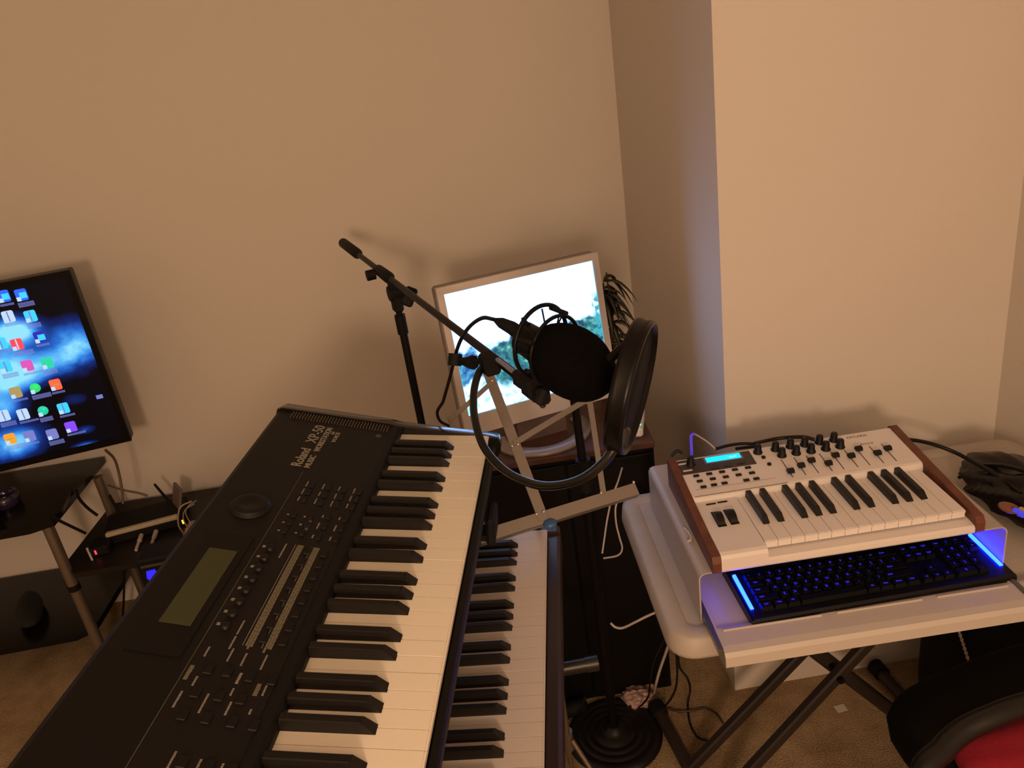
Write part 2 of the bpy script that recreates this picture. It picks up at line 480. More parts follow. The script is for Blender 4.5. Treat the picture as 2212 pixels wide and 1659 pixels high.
# ------------------------------------------------------------------ lower keyboard
F2 = frame(.0141, -.0010, 1.4639, (.0231, 1.2355, CAMZ - .8218))
kb2 = thing('electric_keyboard', 'lower keyboard with pinkish white keys and dark brown front rail, on the lower tier', 'keyboard', F2)
key_set(kb2, 36, .138, .050, KEYW2, jitter=.0005)
RAIL = mat('brown_rail', (.022, .013, .012), .32)
prof = [(-.020, -.075), (-.023, -.06), (-.023, -.016), (-.018, -.011), (-.002, -.012), (-.002, -.022), (.136, -.022), (.139, .006), (.15, .012), (.28, .02), (.285, .01), (.285, -.07)]
b = MB(); b.prism(prof, -1.0, 0.0, 'x'); b.build('body', RAIL, kb2)
prof = [(-.022, -.075), (-.024, -.06), (-.024, -.012), (-.018, -.006), (.136, -.002), (.15, .012), (.28, .022), (.287, .01), (.287, -.07)]
b = MB(); b.prism(prof, .0008, .022, 'x'); b.build('end_cap', RAIL, kb2)
b = MB(); b.prism(prof, -1.11, -1.001, 'x'); b.build('end_block', RAIL, kb2)

# ------------------------------------------------------------------ keyboard stand (two tiers)
st = thing('keyboard_stand', 'black two-tier stand holding the two stacked piano keyboards, end of its arm in view', 'stand', at=(-.22, .72, 0), rz=-.12)
for yy in (.30, -.34):
    b = MB(); b.tube([(-.20, yy, .02), (-.20, yy, 1.03)], .019, 14); b.build('upright', BLKMET, st)
    b = MB(); b.tube([(-.28, yy, .025), (.30, yy, .025)], .02, 14); b.build('foot', BLKMET, st)
    b = MB(); b.tube([(-.20, yy, .782), (.175, yy, .782)], .0165, 14); b.build('lower_arm', mat('arm_metal', (.012, .011, .010), .3, spec=.5), st)
    b = MB(); b.tube([(-.20, yy, 1.068), (.0, yy, 1.044)], .012, 14); b.build('upper_arm', BLKMET, st)
b = MB(); b.tube([(-.20, -.34, .55), (-.20, .30, .55)], .016, 12); b.build('crossbar', BLKMET, st)
si_ = st.matrix_world.inverted()
b = MB(); b.tube([si_ @ Vector((-.30, 1.165, .60)), si_ @ Vector((.083, 1.18, .60))], .0135, 16); b.tube([si_ @ Vector((.060, 1.179, .60)), si_ @ Vector((.084, 1.18, .60))], .0150, 16); b.build('brace_tube', MATS['arm_metal'], st)
b = MB(); b.box((-.190, -.026, -.080), (-.135, -.013, -.036), mx=si_ @ F1, ch=.004); b.box((-.18, -.024, -.080), (-.145, .10, -.070), mx=si_ @ F1, ch=.003); b.build('arm_stop', BLK, st)

# ------------------------------------------------------------------ folding table
F3 = frame(-.001, .0088, .0097, (.3919, 1.128, CAMZ - .8402))
F3 = frame(0, 0, .0097, (.3919, 1.128, CAMZ - .8402))
TZ = F3.translation.z - .138
ft = thing('folding_table', 'beige plastic folding table with crossed dark legs, under the white keyboard', 'table', at=(F3.translation.x, F3.translation.y, 0), rz=.0097)
def rrect(x0, y0, x1, y1, r, n=6):
    out = []
    for cx, cy, a0 in ((x1 - r, y0 + r, -90), (x1 - r, y1 - r, 0), (x0 + r, y1 - r, 90), (x0 + r, y0 + r, 180)):
        for k in range(n + 1):
            a = math.radians(a0 + 90 * k / n); out.append((cx + r * math.cos(a), cy + r * math.sin(a)))
    return out
b = MB(); zt = TZ
o1 = rrect(-.183, -.058, .735, .435, .045); o0 = rrect(-.176, -.051, .728, .428, .04); o2 = rrect(-.187, -.062, .739, .439, .049)
o3 = rrect(-.150, -.025, .702, .402, .02); o4 = rrect(-.146, -.021, .698, .398, .018)
n_ = len(o1); vs = []
for oo, z in ((o4, zt - .006), (o4, zt - .0035), (o3, zt), (o0, zt), (o1, zt - .004), (o2, zt - .034), (o2, zt - .040), (o1, zt - .041)): vs += [(p[0], p[1], z) for p in oo]
b.add(vs, [[k * n_ + i, k * n_ + (i + 1) % n_, (k + 1) * n_ + (i + 1) % n_, (k + 1) * n_ + i] for k in range(1, 7) for i in range(n_)], 0, True)
b.add(vs[n_:2 * n_], [list(range(n_))]); b.add(vs[-n_:], [list(range(n_))])
b.build('tabletop', TABLEM, ft)
inv = ft.matrix_world.inverted()
def leg(p, q, name='leg', w_=.012, d=.012):
    p = inv @ Vector(p); q = inv @ Vector(q); z = (q - p).normalized(); mx = align(p, z, (0, 1, 0)); l = (q - p).length
    mb = MB(); mb.box((-d, -w_, 0), (d, w_, l), mx=mx, ch=.004); return mb.build(name, LEGM, ft)
leg((.292, 1.40, .02), (.885, 1.40, .692)); leg((.325, 1.29, .02), (.868, 1.29, .692))
leg((.900, 1.33, .02), (.325, 1.33, .692)); leg((.885, 1.36, .02), (.300, 1.36, .692))
for p, q in (((.256, 1.612), (.338, 1.12)), ((.866, 1.635), (.945, 1.13))):
    mb = MB(); mb.tube([inv @ Vector((*p, .019)), inv @ Vector((*q, .019))], .016, 14); fo = mb.build('foot_bar', LEGM, ft)
    for e, s_ in ((p, 1), (q, -1)):
        d = (Vector((*q, 0)) - Vector((*p, 0))).normalized() * .035 * s_
        mb = MB(); mb.tube([inv @ Vector((*e, .022)), inv @ (Vector((*e, .022)) + d)], .0215, 16); mb.build('foot_cap', BLK, fo)
mb = MB(); mb.tube([inv @ Vector((.603, 1.27, .365)), inv @ Vector((.603, 1.42, .365))], .008, 10); mb.build('pivot_bolt', BLKMET, ft)
for p in ((.325, 1.36, .695), (.875, 1.36, .695)):
    mb = MB(); mb.tube([inv @ Vector((p[0], 1.15, .687)), inv @ Vector((p[0], 1.50, .687))], .010, 12); mb.build('top_rail', LEGM, ft)

# ------------------------------------------------------------------ metal desk shelf with keyboard drawer
sh = thing('desk_shelf', 'beige metal desk shelf with pull-out keyboard drawer, standing on the folding table', 'shelf', F3)
SX0, SX1, SY0, SY1, SZ = -.122, .424, -.014, .372, -.0365
BZ = -.1375
b = MB()
t = .0025; r = .014; pr = []
def arc(cx, cz, r, a0, a1, n=5): return [(cx + r * math.cos(math.radians(a0 + (a1 - a0) * k / n)), cz + r * math.sin(math.radians(a0 + (a1 - a0) * k / n))) for k in range(n + 1)]
outer = [(SX0, BZ)] + arc(SX0 + r, SZ - r, r, 180, 90) + arc(SX1 - r, SZ - r, r, 90, 0) + [(SX1, BZ)]
inner = [(SX1 - t, BZ)] + arc(SX1 - r, SZ - r, r - t, 0, 90) + arc(SX0 + r, SZ - r, r - t, 90, 180) + [(SX0 + t, BZ)]
k = len(outer)
for y in (SY0, SY1): pass
vs = [(p[0], y, p[1]) for y in (SY0, SY1) for p in outer + inner[::-1]]
m2 = 2 * k; fs = []
for i in range(k - 1):
    fs.append([i, i + 1, m2 + i + 1, m2 + i]); fs.append([k + i, k + i + 1, m2 + k + i + 1, m2 + k + i])
    fs.append([i, i + 1, k + i + 1, k + i]); fs.append([m2 + i, m2 + i + 1, m2 + k + i + 1, m2 + k + i])
fs += [[0, k, m2 + k, m2], [k - 1, 2 * k - 1, m2 + 2 * k - 1, m2 + k - 1]]
b.add(vs, fs)
b.build('shelf_top', SHELFM, sh)
b = MB(); b.box((SX0 + .003, SY1 - .003, BZ), (SX1 - .003, SY1, SZ - .003)); b.build('back_plate', SHELFM, sh)
dr = MB()
DX0, DX1, DY0, DY1 = SX0 + .014, SX1 - .014, -.122, .20
ZP = -.131
RX1 = .62
dr.box((DX0, DY0 + .03, ZP - .003), (DX1, DY1, ZP))
# front ledge, wider than the shelf
lip = [(-.050, ZP), (-.052, ZP + .006), (-.058, ZP + .0075), (-.098, ZP + .0065), (-.112, ZP + .004), (-.117, ZP - .003), (-.118, ZP - .022), (-.114, ZP - .024), (-.112, ZP - .004), (-.05, ZP - .004)]
dr.prism([(p[0], p[1]) for p in lip], DX0 - .002, DX1 + .10, 'x', smooth=False)
for x0, x1 in ((DX0 + .01, .075), (.10, .25), (.275, .40)):
    dr.box((x0, -.0665, ZP + .0065), (x1, -.0615, ZP + .0105), ch=.0015)
drawer = dr.build('drawer', TRAYM, sh)
b = MB(); b.box((DX0 - .001, -.062, ZP - .004), (DX0 + .003, DY1, ZP + .007)); b.build('drawer_side', TRAYM, drawer)
b = MB(); b.box((DX1 - .003, -.062, ZP - .004), (DX1 + .001, DY1, ZP + .007)); b.build('drawer_side', TRAYM, drawer)
for x in (DX0 - .0105, DX1 + .002):
    b = MB(); b.box((x, -.108, ZP - .003), (x + .008, DY1, ZP + .010)); b.box((x + .002, -.105, ZP + .0), (x + .0085, DY1, ZP + .006)); b.build('slide_rail', mat('rail_metal', (.16, .17, .15), .35, metal=.7), sh)

# ------------------------------------------------------------------ backlit computer keyboard
pa = F3 @ Vector((-.040, -.052, ZP)); 
GK = F3 @ Matrix.Translation((-.041, -.062, ZP + .0005)) @ Matrix.Rotation(.026, 4, 'Z')
gk = thing('computer_keyboard', 'black computer keyboard with blue lit legends and cyan light bars, in the drawer', 'computer keyboard', GK)
KW, KD = .462, .165
b = MB()
b.prism([(0, 0), (0, .012), (.004, .016), (KD - .004, .024), (KD, .020), (KD, 0)], 0, KW, 'x')
b.prism([(0, 0), (0, .012), (.002, .0145), (KD - .01, .021), (KD - .01, 0)], -.004, 0.0005, 'x')
b.prism([(0, 0), (0, .012), (.002, .0145), (KD - .01, .021), (KD - .01, 0)], KW - .0005, KW + .004, 'x')
b.build('case', mat('kbd_black', (.003, .003, .0035), .4, spec=.25), gk)
for x in (.0025, KW - .0090):
    b = MB(); b.hexa([(x, .028, .015), (x + .0065, .028, .015), (x + .0065, .118, .021), (x, .118, .021)], [(x + .0003, .028, .0195), (x + .0062, .028, .0195), (x + .0062, .118, .0253), (x + .0003, .118, .0253)])
    b.build('light_bar', LEDBAR, gk, 'glowing cyan light bar')
KP = .01905; KS = math.atan(8 / 161)
KMX = Matrix.Translation((.0185, .0175, .0165)) @ Matrix.Rotation(KS, 4, 'X')
capmat = mat('keycap_black', (.003, .003, .004), .5, spec=.2)
rows = {
 0: [(1.25, 'Ctrl'), (1.25, 'Win'), (1.25, 'Alt'), (6.25, ''), (1.25, 'Alt'), (1.25, 'Win'), (1.25, 'Menu'), (1.25, 'Ctrl'), (-.25, ''), (1, '<'), (1, 'v'), (1, '>'), (-.25, ''), (2, '0'), (1, '.')],
 1: [(2.25, 'Shift'), (1, 'Z'), (1, 'X'), (1, 'C'), (1, 'V'), (1, 'B'), (1, 'N'), (1, 'M'), (1, ','), (1, '.'), (1, '/'), (2.75, 'Shift'), (-1.25, ''), (1, '^'), (-1.25, ''), (1, '1'), (1, '2'), (1, '3')],
 2: [(1.75, 'Caps'), (1, 'A'), (1, 'S'), (1, 'D'), (1, 'F'), (1, 'G'), (1, 'H'), (1, 'J'), (1, 'K'), (1, 'L'), (1, ';'), (1, "'"), (2.25, 'Enter'), (-3.5, ''), (1, '4'), (1, '5'), (1, '6')],
 3: [(1.5, 'Tab'), (1, 'Q'), (1, 'W'), (1, 'E'), (1, 'R'), (1, 'T'), (1, 'Y'), (1, 'U'), (1, 'I'), (1, 'O'), (1, 'P'), (1, '['), (1, ']'), (1.5, '\\'), (-.25, ''), (1, 'Del'), (1, 'End'), (1, 'PgD'), (-.25, ''), (1, '7'), (1, '8'), (1, '9'), (1, '+')],
 4: [(1, '`')] + [(1, c) for c in '1234567890-='] + [(2, 'Back'), (-.25, ''), (1, 'Ins'), (1, 'Hom'), (1, 'PgU'), (-.25, ''), (1, 'Nm'), (1, '/'), (1, '*'), (1, '-')],
}
for rw, keys in rows.items():
    x = 0
    for wd_, t_ in keys:
        if wd_ < 0: x += -wd_; continue
        x0, x1 = x * KP + .0006, (x + wd_) * KP - .0006; y0, y1 = rw * KP + .0006, (rw + 1) * KP - .0006
        q = MB(); q.hexa([(x0, y0, 0), (x1, y0, 0), (x1, y1, 0), (x0, y1, 0)], [(x0 + .002, y0 + .0018, .0085), (x1 - .002, y0 + .0018, .0085), (x1 - .002, y1 - .003, .0085), (x0 + .002, y1 - .003, .0085)], 0, mx=KMX)
        if t_:
            s_ = .0075 if len(t_) == 1 else .0046
            q.text(t_, s_, KMX @ Matrix.Translation(((x0 + x1) / 2 if wd_ < 1.6 or len(t_) == 1 else x0 + .011, (y0 + y1) / 2 - (.0035 if len(t_) == 1 else .0015), .0086)), 1, .0001, align='CENTER', bold=.0002)
        q.build('keycap', [capmat, LEGBLUE], gk, fix=False)
        x += wd_
q = MB()
for x0 in [0, 2, 3, 4, 5, 6.5, 7.5, 8.5, 9.5, 11, 12, 13, 14, 15.25, 16.25, 17.25, 18.5, 19.5, 20.5, 21.5]:
    q.box((x0 * KP + .0015, 5.3 * KP, 0), ((x0 + 1) * KP - .0015, 6.2 * KP, .008), mx=KMX)
o = q.build('function_keycaps', capmat, gk); o['kind'] = 'stuff'

# ------------------------------------------------------------------ small white controller keyboard
kl = thing('midi_keyboard', 'small white controller keyboard with reddish wooden end cheeks and blue lit display, on the shelf', 'keyboard', F3)
L3 = .1456
key_set(kl, 15, L3, .048, KEYW3, frm_high=False, jitter=.0003)
KX0, KX1 = -.083, 15 * U + .006
S3 = math.atan(.013 / .128)
b = MB()
b.prism([(-.020, -.0355), (-.022, -.032), (-.022, -.024), (-.018, -.0205), (0, -.0185), (L3, -.0185), (L3, -.0355)], -.0045, KX1, 'x')
b.prism([(-.020, -.0355), (-.0225, -.031), (-.0225, -.008), (-.019, -.002), (-.012, .0005), (.145, .0025), (.147, .0025), (.147, -.0355)], KX0, -.0015, 'x')
b.prism([(L3 + .0015, -.0355), (L3 + .0005, .004), (.1485, .0105), (.153, .0125), (.274, .0248), (.279, .021), (.279, -.0355)], KX0, KX1, 'x')
b.build('body', WHITEPL, kl)
PK = Matrix.Translation((0, .147, .0119)) @ Matrix.Rotation(S3, 4, 'X')
def pk(x, y, hgt=0):                                  # pixel to panel coordinates
    n = (0, -math.sin(S3), math.cos(S3)); q = loc(F3, x, y, PK @ Vector((0, 0, hgt)), n); q = PK.inverted() @ q; return q.x, q.y
def kb_(x, y, z=.0015): q = loc(F3, x, y, (0, 0, z), (0, 0, 1)); return q.x, q.y
for x0, x1, r_ in ((KX0 - .0155, KX0 - .0005, 0), (KX1 + .0005, KX1 + .0155, 1)):
    b = MB(); pf = [(-.020, -.036), (-.024, -.031), (-.024, -.014), (-.018, -.003), (.145, .0125), (.276, .0285), (.283, .024), (.283, -.036)]
    b.prism(pf, x0, x1, 'x'); b.build('wooden_cheek', WOODR, kl, 'reddish brown wooden end cheek')
# dark band with display
c = [pk(1452, 1003), pk(1613, 971), pk(1637, 1001), pk(1478, 1027)]
bx0, bx1 = (c[0][0] + c[3][0]) / 2, (c[1][0] + c[2][0]) / 2; by1, by0 = (c[0][1] + c[1][1]) / 2, (c[2][1] + c[3][1]) / 2
b = MB(); b.box((bx0, by0, 0), (bx1, by1, .0006), mx=PK); b.build('control_panel', mat('grey_panel', (.045, .034, .032), .4), kl)
a1 = pk(1524, 992); a2 = pk(1594, 979); a3 = pk(1600, 987); a4 = pk(1529, 1001)
lx0, lx1, ly0, ly1 = (a1[0] + a4[0]) / 2, (a2[0] + a3[0]) / 2, (a4[1] + a3[1]) / 2, (a1[1] + a2[1]) / 2
b = MB(); b.box((lx0 - .005, ly0 - .004, 0), (lx1 + .005, ly1 + .004, .001), mx=PK, ch=.0004); b.build('display_frame', mat('frame_grey', (.16, .13, .13), .3), kl)
b = MB(); b.box((lx0 - .001, ly0 - .001, .0005), (lx1 + .001, ly1 + .001, .0016), 0, mx=PK)
b.text('KeyLab', .005, PK @ Matrix.Translation((lx1 - .022, ly0 + .0045, .0017)), 1)
b.build('display', [LCDON, LCDTXT], kl, 'bright blue display')
Z5 = lambda x, y: (1440 + x / 9.217, 940 + y / 9.217)
for (x, y) in ((590, 805), (850, 765), (1105, 725), (1360, 680), (1620, 640), (660, 910), (920, 865), (1180, 825), (1435, 785), (1700, 745), (735, 1025), (945, 985), (1155, 950), (1590, 890), (1790, 860)):
    px, py = pk(*Z5(x, y), .002); q = MB(); q.box((px - .0058, py - .0032, 0), (px + .0058, py + .0032, .003), mx=PK, ch=.0008); q.build('panel_button', BTN, kl)
for (x, y) in ((960, 635), (1220, 590), (1475, 540)):
    px, py = pk(*Z5(x, y), .002); q = MB(); q.box((px - .0078, py - .0030, 0), (px + .0078, py + .0030, .0032), mx=PK, ch=.001); q.build('display_button', mat('btn_bluish', (.02, .022, .025), .35), kl)
for (x, y) in ((320, 570), (420, 700)):
    px, py = pk(*Z5(x, y), .002); q = MB(); q.box((px - .0095, py - .0022, 0), (px + .0095, py + .0022, .0028), mx=PK, ch=.001); q.build('mode_button', mat('btn_grey', (.5, .45, .43), .35), kl)
for (x, y) in ((1930, 435), (2045, 570)):
    px, py = pk(*Z5(x, y), .002); q = MB(); q.lathe([(.0042, 0), (.0040, .0028), (.003, .0034), (0, .0034)], 18, mx=PK @ Matrix.Translation((px, py, 0))); q.build('bank_button', BTN, kl)
def knob(x, y, s_=1, name='knob'):
    px, py = pk(x, y, .003); q = MB()
    q.lathe([(.0093 * s_, 0), (.0093 * s_, .002), (.0075 * s_, .004), (.0066 * s_, .0165 * s_), (.0058 * s_, .0180 * s_), (0, .0180 * s_)], 24, mx=PK @ Matrix.Translation((px, py, 0)))
    q.box((-.0004, .001, .018 * s_), (.0004, .006 * s_, .0184 * s_), 1, mx=PK @ Matrix.Translation((px, py, 0)))
    q.build(name, [BTN, LEGEND], kl)
for x, y in ((1637, 975), (1675, 969), (1707, 963), (1738, 959), (1770, 954), (1801, 949), (1689, 982), (1720, 977), (1752, 973), (1784, 968), (1815, 963)): knob(x, y)
knob(1492, 1001, 1.05, 'encoder')
for i, (x, y) in enumerate(((1708, 1016), (1731, 1004), (1753, 993), (1790, 999), (1805, 982), (1839, 983), (1855, 968), (1896, 977), (1918, 967))):
    px, py = pk(x, y, .008)
    q = MB(); q.box((px - .0008, .018, .0001), (px + .0008, .078, .0005), mx=PK); q.build('fader_slot', mat('slot_dark', (.06, .04, .03), .6), kl)
    q = MB(); q.hexa([(px - .0068, py - .0055, .0045), (px + .0068, py - .0055, .0045), (px + .0068, py + .0055, .0045), (px - .0068, py + .0055, .0045)],
                     [(px - .006, py - .0035, .0115), (px + .006, py - .0035, .0115), (px + .006, py + .0035, .0115), (px - .006, py + .0035, .0115)], mx=PK)
    q.box((px - .0012, py - .002, .0003), (px + .0012, py + .002, .005), mx=PK); q.build('fader_cap', BTN, kl)
q = MB()
px, py = pk(1829, 947); q.text('KEYLAB25', .0098, PK @ Matrix.Translation((px, py - .002, .0002)), ext=.0001, sx=.95)
px, py = pk(1857, 961); q.text('Arturia', .0095, PK @ Matrix.Translation((px, py - .002, .0002)), ext=.0001, shear=.4, sx=.95)
q.build('name_print', mat('print_dark', (.10, .07, .06), .6), kl, 'dark printed name KEYLAB25')
q = MB(); q.box((KX0 + .004, .0035, .0001), (.100, .0052, .0003), mx=PK); q.box((KX0 + .012, .024, .0001), (.085, .0246, .0003), mx=PK); q.build('groove_line', mat('groove', (.22, .16, .13), .6), kl)
ZA = lambda x, y: (1360 + x / 5.027, 880 + y / 5.027)
for (x, y) in ((885, 1055), (1008, 1032)):
    px, py = kb_(*ZA(x, y)); q = MB(); q.box((px - .0095, py - .0024, .0005), (px + .0095, py + .0024, .0035), ch=.0008); q.build('octave_button', BTN, kl)
px, py = kb_(*ZA(920, 1012)); q = MB(); q.text('OCTAVE', .004, Matrix.Translation((px - .008, py, .0024)), ext=.0001); q.box((px - .03, py - .001, .0022), (px + .03, py - .0004, .0024)); q.build('octave_print', MATS['print_dark'], kl)
for (x, y) in ((968, 1215), (1103, 1190)):
    px, py = kb_(*ZA(x, y)); q = MB()
    q.box((px - .0078, py - .0245, .0008), (px + .0078, py + .0245, .0026), 0)
    pr_ = [(py - .024, -.002)] + [(py + .024 * math.sin(math.radians(a)), -.014 + .028 * math.cos(math.radians(a))) for a in range(-60, 61, 10)] + [(py + .024, -.002)]
    q.prism(pr_, px - .0068, px + .0068, 'x'); q.build('control_wheel', [BTN, WHITEPL], kl)

# ------------------------------------------------------------------ floor-standing cabinet and monitor
CB = thing('cabinet', 'tall black cabinet with reddish brown top, in the corner under the silver monitor', 'cabinet', at=(.10, 1.885, 0), rz=-.002)
CX, CY, CZ = .218, .20, .782
b = MB(); b.box((-CX, -CY + .004, 0), (CX, CY, CZ - .018), ch=.003); b.build('carcass', CABB, CB)
b = MB(); b.box((-CX - .003, -CY, CZ - .018), (CX + .003, CY, CZ), ch=.003); b.build('cabinet_top', CABT, CB)
for x0, x1 in ((-CX + .006, -.002), (.002, CX - .006)):
    b = MB(); b.box((x0, -CY - .008, .03), (x1, -CY + .004, CZ - .026), ch=.002); dd = b.build('door', CABB, CB)

MF = frame(math.radians(-7.28), 0, math.radians(15.96), (-.114 * 1.11, 1.593 * 1.11, CAMZ - (1.7 - 1.249) * 1.11))
SWD, SHT = .376, .300
mo = thing('monitor', 'silver computer monitor showing a bright white picture, on the black cabinet', 'monitor', MF)
def ringbox(mb, x0, x1, z0, z1, X0, X1, Z0, Z1, y0, y1, mi=0):
    mb.box((X0, y0, Z0), (x0, y1, Z1), mi); mb.box((x1, y0, Z0), (X1, y1, Z1), mi); mb.box((x0, y0, z1), (x1, y1, Z1), mi); mb.box((x0, y0, Z0), (x1, y1, z0), mi)
b = MB(); ringbox(b, 0, SWD, -SHT, 0, -.016, SWD + .016, -SHT - .050, .017, -.007, .012); b.build('bezel', SILVER, mo)
b = MB(); b.box((-.017, .010, -SHT - .051), (SWD + .017, .045, .018), ch=.006); b.box((.06, .045, -SHT + .02), (SWD - .06, .075, -.04), ch=.01); b.build('back_shell', mat('shell_grey', (.20, .17, .17), .45), mo)
b = MB(); b.lathe([(.0085, 0), (.0085, .0012), (0, .0012)], 24, mx=align((SWD / 2, -.007, -SHT - .022), (0, -1, 0)))
b.build('logo_badge', mat('badge_grey', (.10, .07, .08), .4), mo)
b = MB(); b.text('hp', .011, align((SWD / 2 - .0055, -.0084, -SHT - .024), (0, -1, 0), (1, 0, 0)), shear=.2, ext=.0001); b.build('logo_print', mat('badge_light', (.3, .25, .26), .4), mo)
sm = bpy.data.materials.new('monitor_picture'); sm.use_nodes = True; nt = sm.node_tree; bs = nt.nodes['Principled BSDF']
bs.inputs['Base Color'].default_value = (.02, .02, .02, 1); bs.inputs['Roughness'].default_value = .4
def N(t, **kw):
    n = nt.nodes.new(t)
    for k_, v_ in kw.items():
        if hasattr(n, k_): setattr(n, k_, v_)
    return n
def mathn(op, a, b_=None, c_=None):
    n = nt.nodes.new('ShaderNodeMath'); n.operation = op
    for i, q in enumerate((a, b_, c_)):
        if q is None: continue
        if isinstance(q, (int, float)): n.inputs[i].default_value = q
        else: nt.links.new(q, n.inputs[i])
    return n.outputs[0]
tc = N('ShaderNodeTexCoord'); sx_ = N('ShaderNodeSeparateXYZ'); nt.links.new(tc.outputs['Object'], sx_.inputs[0])
uu = mathn('DIVIDE', sx_.outputs[0], SWD); vv = mathn('DIVIDE', sx_.outputs[2], SHT)     # v from -1 (bottom) to 0 (top)
nz = N('ShaderNodeTexNoise'); nz.inputs['Scale'].default_value = 16; nz.inputs['Detail'].default_value = 5; nt.links.new(tc.outputs['Object'], nz.inputs['Vector'])
nf = N('ShaderNodeTexNoise'); nf.inputs['Scale'].default_value = 75; nf.inputs['Detail'].default_value = 4; nt.links.new(tc.outputs['Object'], nf.inputs['Vector'])
def smooth(x, a, b_):
    n = nt.nodes.new('ShaderNodeMapRange'); n.interpolation_type = 'SMOOTHSTEP'; nt.links.new(x, n.inputs[0])
    n.inputs[1].default_value = a; n.inputs[2].default_value = b_; return n.outputs[0]
vn = mathn('ADD', vv, mathn('MULTIPLY', mathn('SUBTRACT', nz.outputs[0], .5), .45))
# skyline: band of trees between -.55 and -.80, lower on the far left
band = mathn('MULTIPLY', smooth(vn, -.44, -.50), smooth(vn, -.86, -.78))
band = mathn('MULTIPLY', band, smooth(uu, .16, .24))
# tree at the right edge
r1 = mathn('MULTIPLY', smooth(mathn('ADD', uu, mathn('MULTIPLY', mathn('SUBTRACT', nz.outputs[0], .5), .22)), .93, .97), mathn('MULTIPLY', smooth(vv, -.22, -.32), smooth(vv, -.74, -.6)))
r1 = mathn('MULTIPLY', r1, smooth(nf.outputs[0], .44, .52))
# blue patch at the left edge
bl_ = mathn('MULTIPLY', smooth(uu, .26, .16), mathn('MULTIPLY', smooth(vn, -.48, -.54), smooth(vn, -.80, -.72)))
low = mathn('MULTIPLY', smooth(vn, -.80, -.88), mathn('MULTIPLY', smooth(nf.outputs[0], .50, .62), smooth(uu, .55, .35)))
rp = N('ShaderNodeValToRGB'); e = rp.color_ramp.elements
e[0].position = .36; e[0].color = (.004, .055, .13, 1); e[1].position = .66; e[1].color = (.22, .62, .60, 1)
q_ = e.new(.46); q_.color = (.008, .17, .26, 1); q_ = e.new(.56); q_.color = (.03, .30, .30, 1)
nt.links.new(nf.outputs[0], rp.inputs[0])
rb = N('ShaderNodeValToRGB'); e = rb.color_ramp.elements
e[0].position = .35; e[0].color = (.0, .10, .42, 1); e[1].position = .7; e[1].color = (.10, .55, .85, 1); nt.links.new(nf.outputs[0], rb.inputs[0])
def mixc(f, a, b_):
    n = nt.nodes.new('ShaderNodeMix'); n.data_type = 'RGBA'; nt.links.new(f, n.inputs[0])
    for s_, q in ((6, a), (7, b_)):
        if isinstance(q, tuple): n.inputs[s_].default_value = q
        else: nt.links.new(q, n.inputs[s_])
    return n.outputs[2]
col = mixc(band, (1.12, 1.85, 3.6, 1), rp.outputs[0]); col = mixc(bl_, col, rb.outputs[0]); col = mixc(r1, col, (.05, .45, .55, 1)); col = mixc(low, col, (.45, 1.0, 1.15, 1))
edge = mathn('MINIMUM', mathn('MINIMUM', uu, mathn('SUBTRACT', 1, uu)), mathn('MINIMUM', mathn('MULTIPLY', vv, -1), mathn('ADD', vv, 1)))
col = mixc(smooth(edge, .006, 0), col, (.1, .75, 1.1, 1))
nt.links.new(col, bs.inputs['Emission Color']); bs.inputs['Emission Strength'].default_value = 1.0
b = MB(); b.box((0, -.0045, -SHT), (SWD, -.002, 0)); b.build('screen', sm, mo, 'lit screen with white sky and blue green trees')
# stand: neck and U-shaped base, built level on the cabinet
MI = MF.inverted()
fc = MF @ Vector((SWD / 2, .02, -SHT - .05)); fwd = (MF.to_3x3() @ Vector((0, -1, 0))); fwd.z = 0; fwd.normalize(); rt = Vector((-fwd.y, fwd.x, 0))
b = MB(); c0 = Vector((fc.x, fc.y, CZ)) - fwd * .015
nk = [c0 + rt * s_ * .055 for s_ in (-1, 1)]
b.hexa([MI @ (c0 - rt * .065 + fwd * .012), MI @ (c0 + rt * .065 + fwd * .012), MI @ (c0 + rt * .065 - fwd * .03), MI @ (c0 - rt * .065 - fwd * .03)],
       [MI @ (c0 - rt * .065 + fwd * .012 + Vector((0, 0, .11))), MI @ (c0 + rt * .065 + fwd * .012 + Vector((0, 0, .11))), MI @ (c0 + rt * .065 - fwd * .03 + Vector((0, 0, .11))), MI @ (c0 - rt * .065 - fwd * .03 + Vector((0, 0, .11)))])
b.build('stand_neck', mat('neck_shaded', (.11, .075, .07), .4), mo)  # neck colour darkened to carry the shade under the bezel
b = MB(); vs = []; nU = 28
for i in range(nU + 1):
    a = math.pi * (-.08 + 1.16 * i / nU)
    for rr, zz in ((.128, .001), (.126, .010), (.098, .013), (.092, .011), (.092, .001)):
        vs.append(MI @ (c0 + rt * math.cos(a) * rr * 1.0 + fwd * (math.sin(a) * rr * .95) + Vector((0, 0, zz))))
b.add(vs, [[i * 5 + j, i * 5 + (j + 1) % 5, (i + 1) * 5 + (j + 1) % 5, (i + 1) * 5 + j] for i in range(nU) for j in range(5)], 0, True)
b.add(vs[:5], [[0, 1, 2, 3, 4]]); b.add(vs[-5:], [[0, 1, 2, 3, 4]])
b.build('stand_base', mat('base_silver', (.30, .26, .25), .32, metal=.3), mo)

# white box with a green lamp on the cabinet
p = atz(1385, 912, .80)
wb = thing('network_box', 'small white box with a glowing green lamp, on the right end of the black cabinet', 'router', at=(.286, 1.760, CZ), rz=-.25)
b = MB(); b.box((-.030, -.045, 0), (.024, .085, .026), ch=.006); b.build('case', WHITEPL, wb)
b = MB(); b.lathe([(.0042, 0), (.0042, .0012), (0, .0014)], 16, mx=Matrix.Translation((.016, -.024, .026))); b.build('status_lamp', GREEN, wb, 'glowing green lamp')
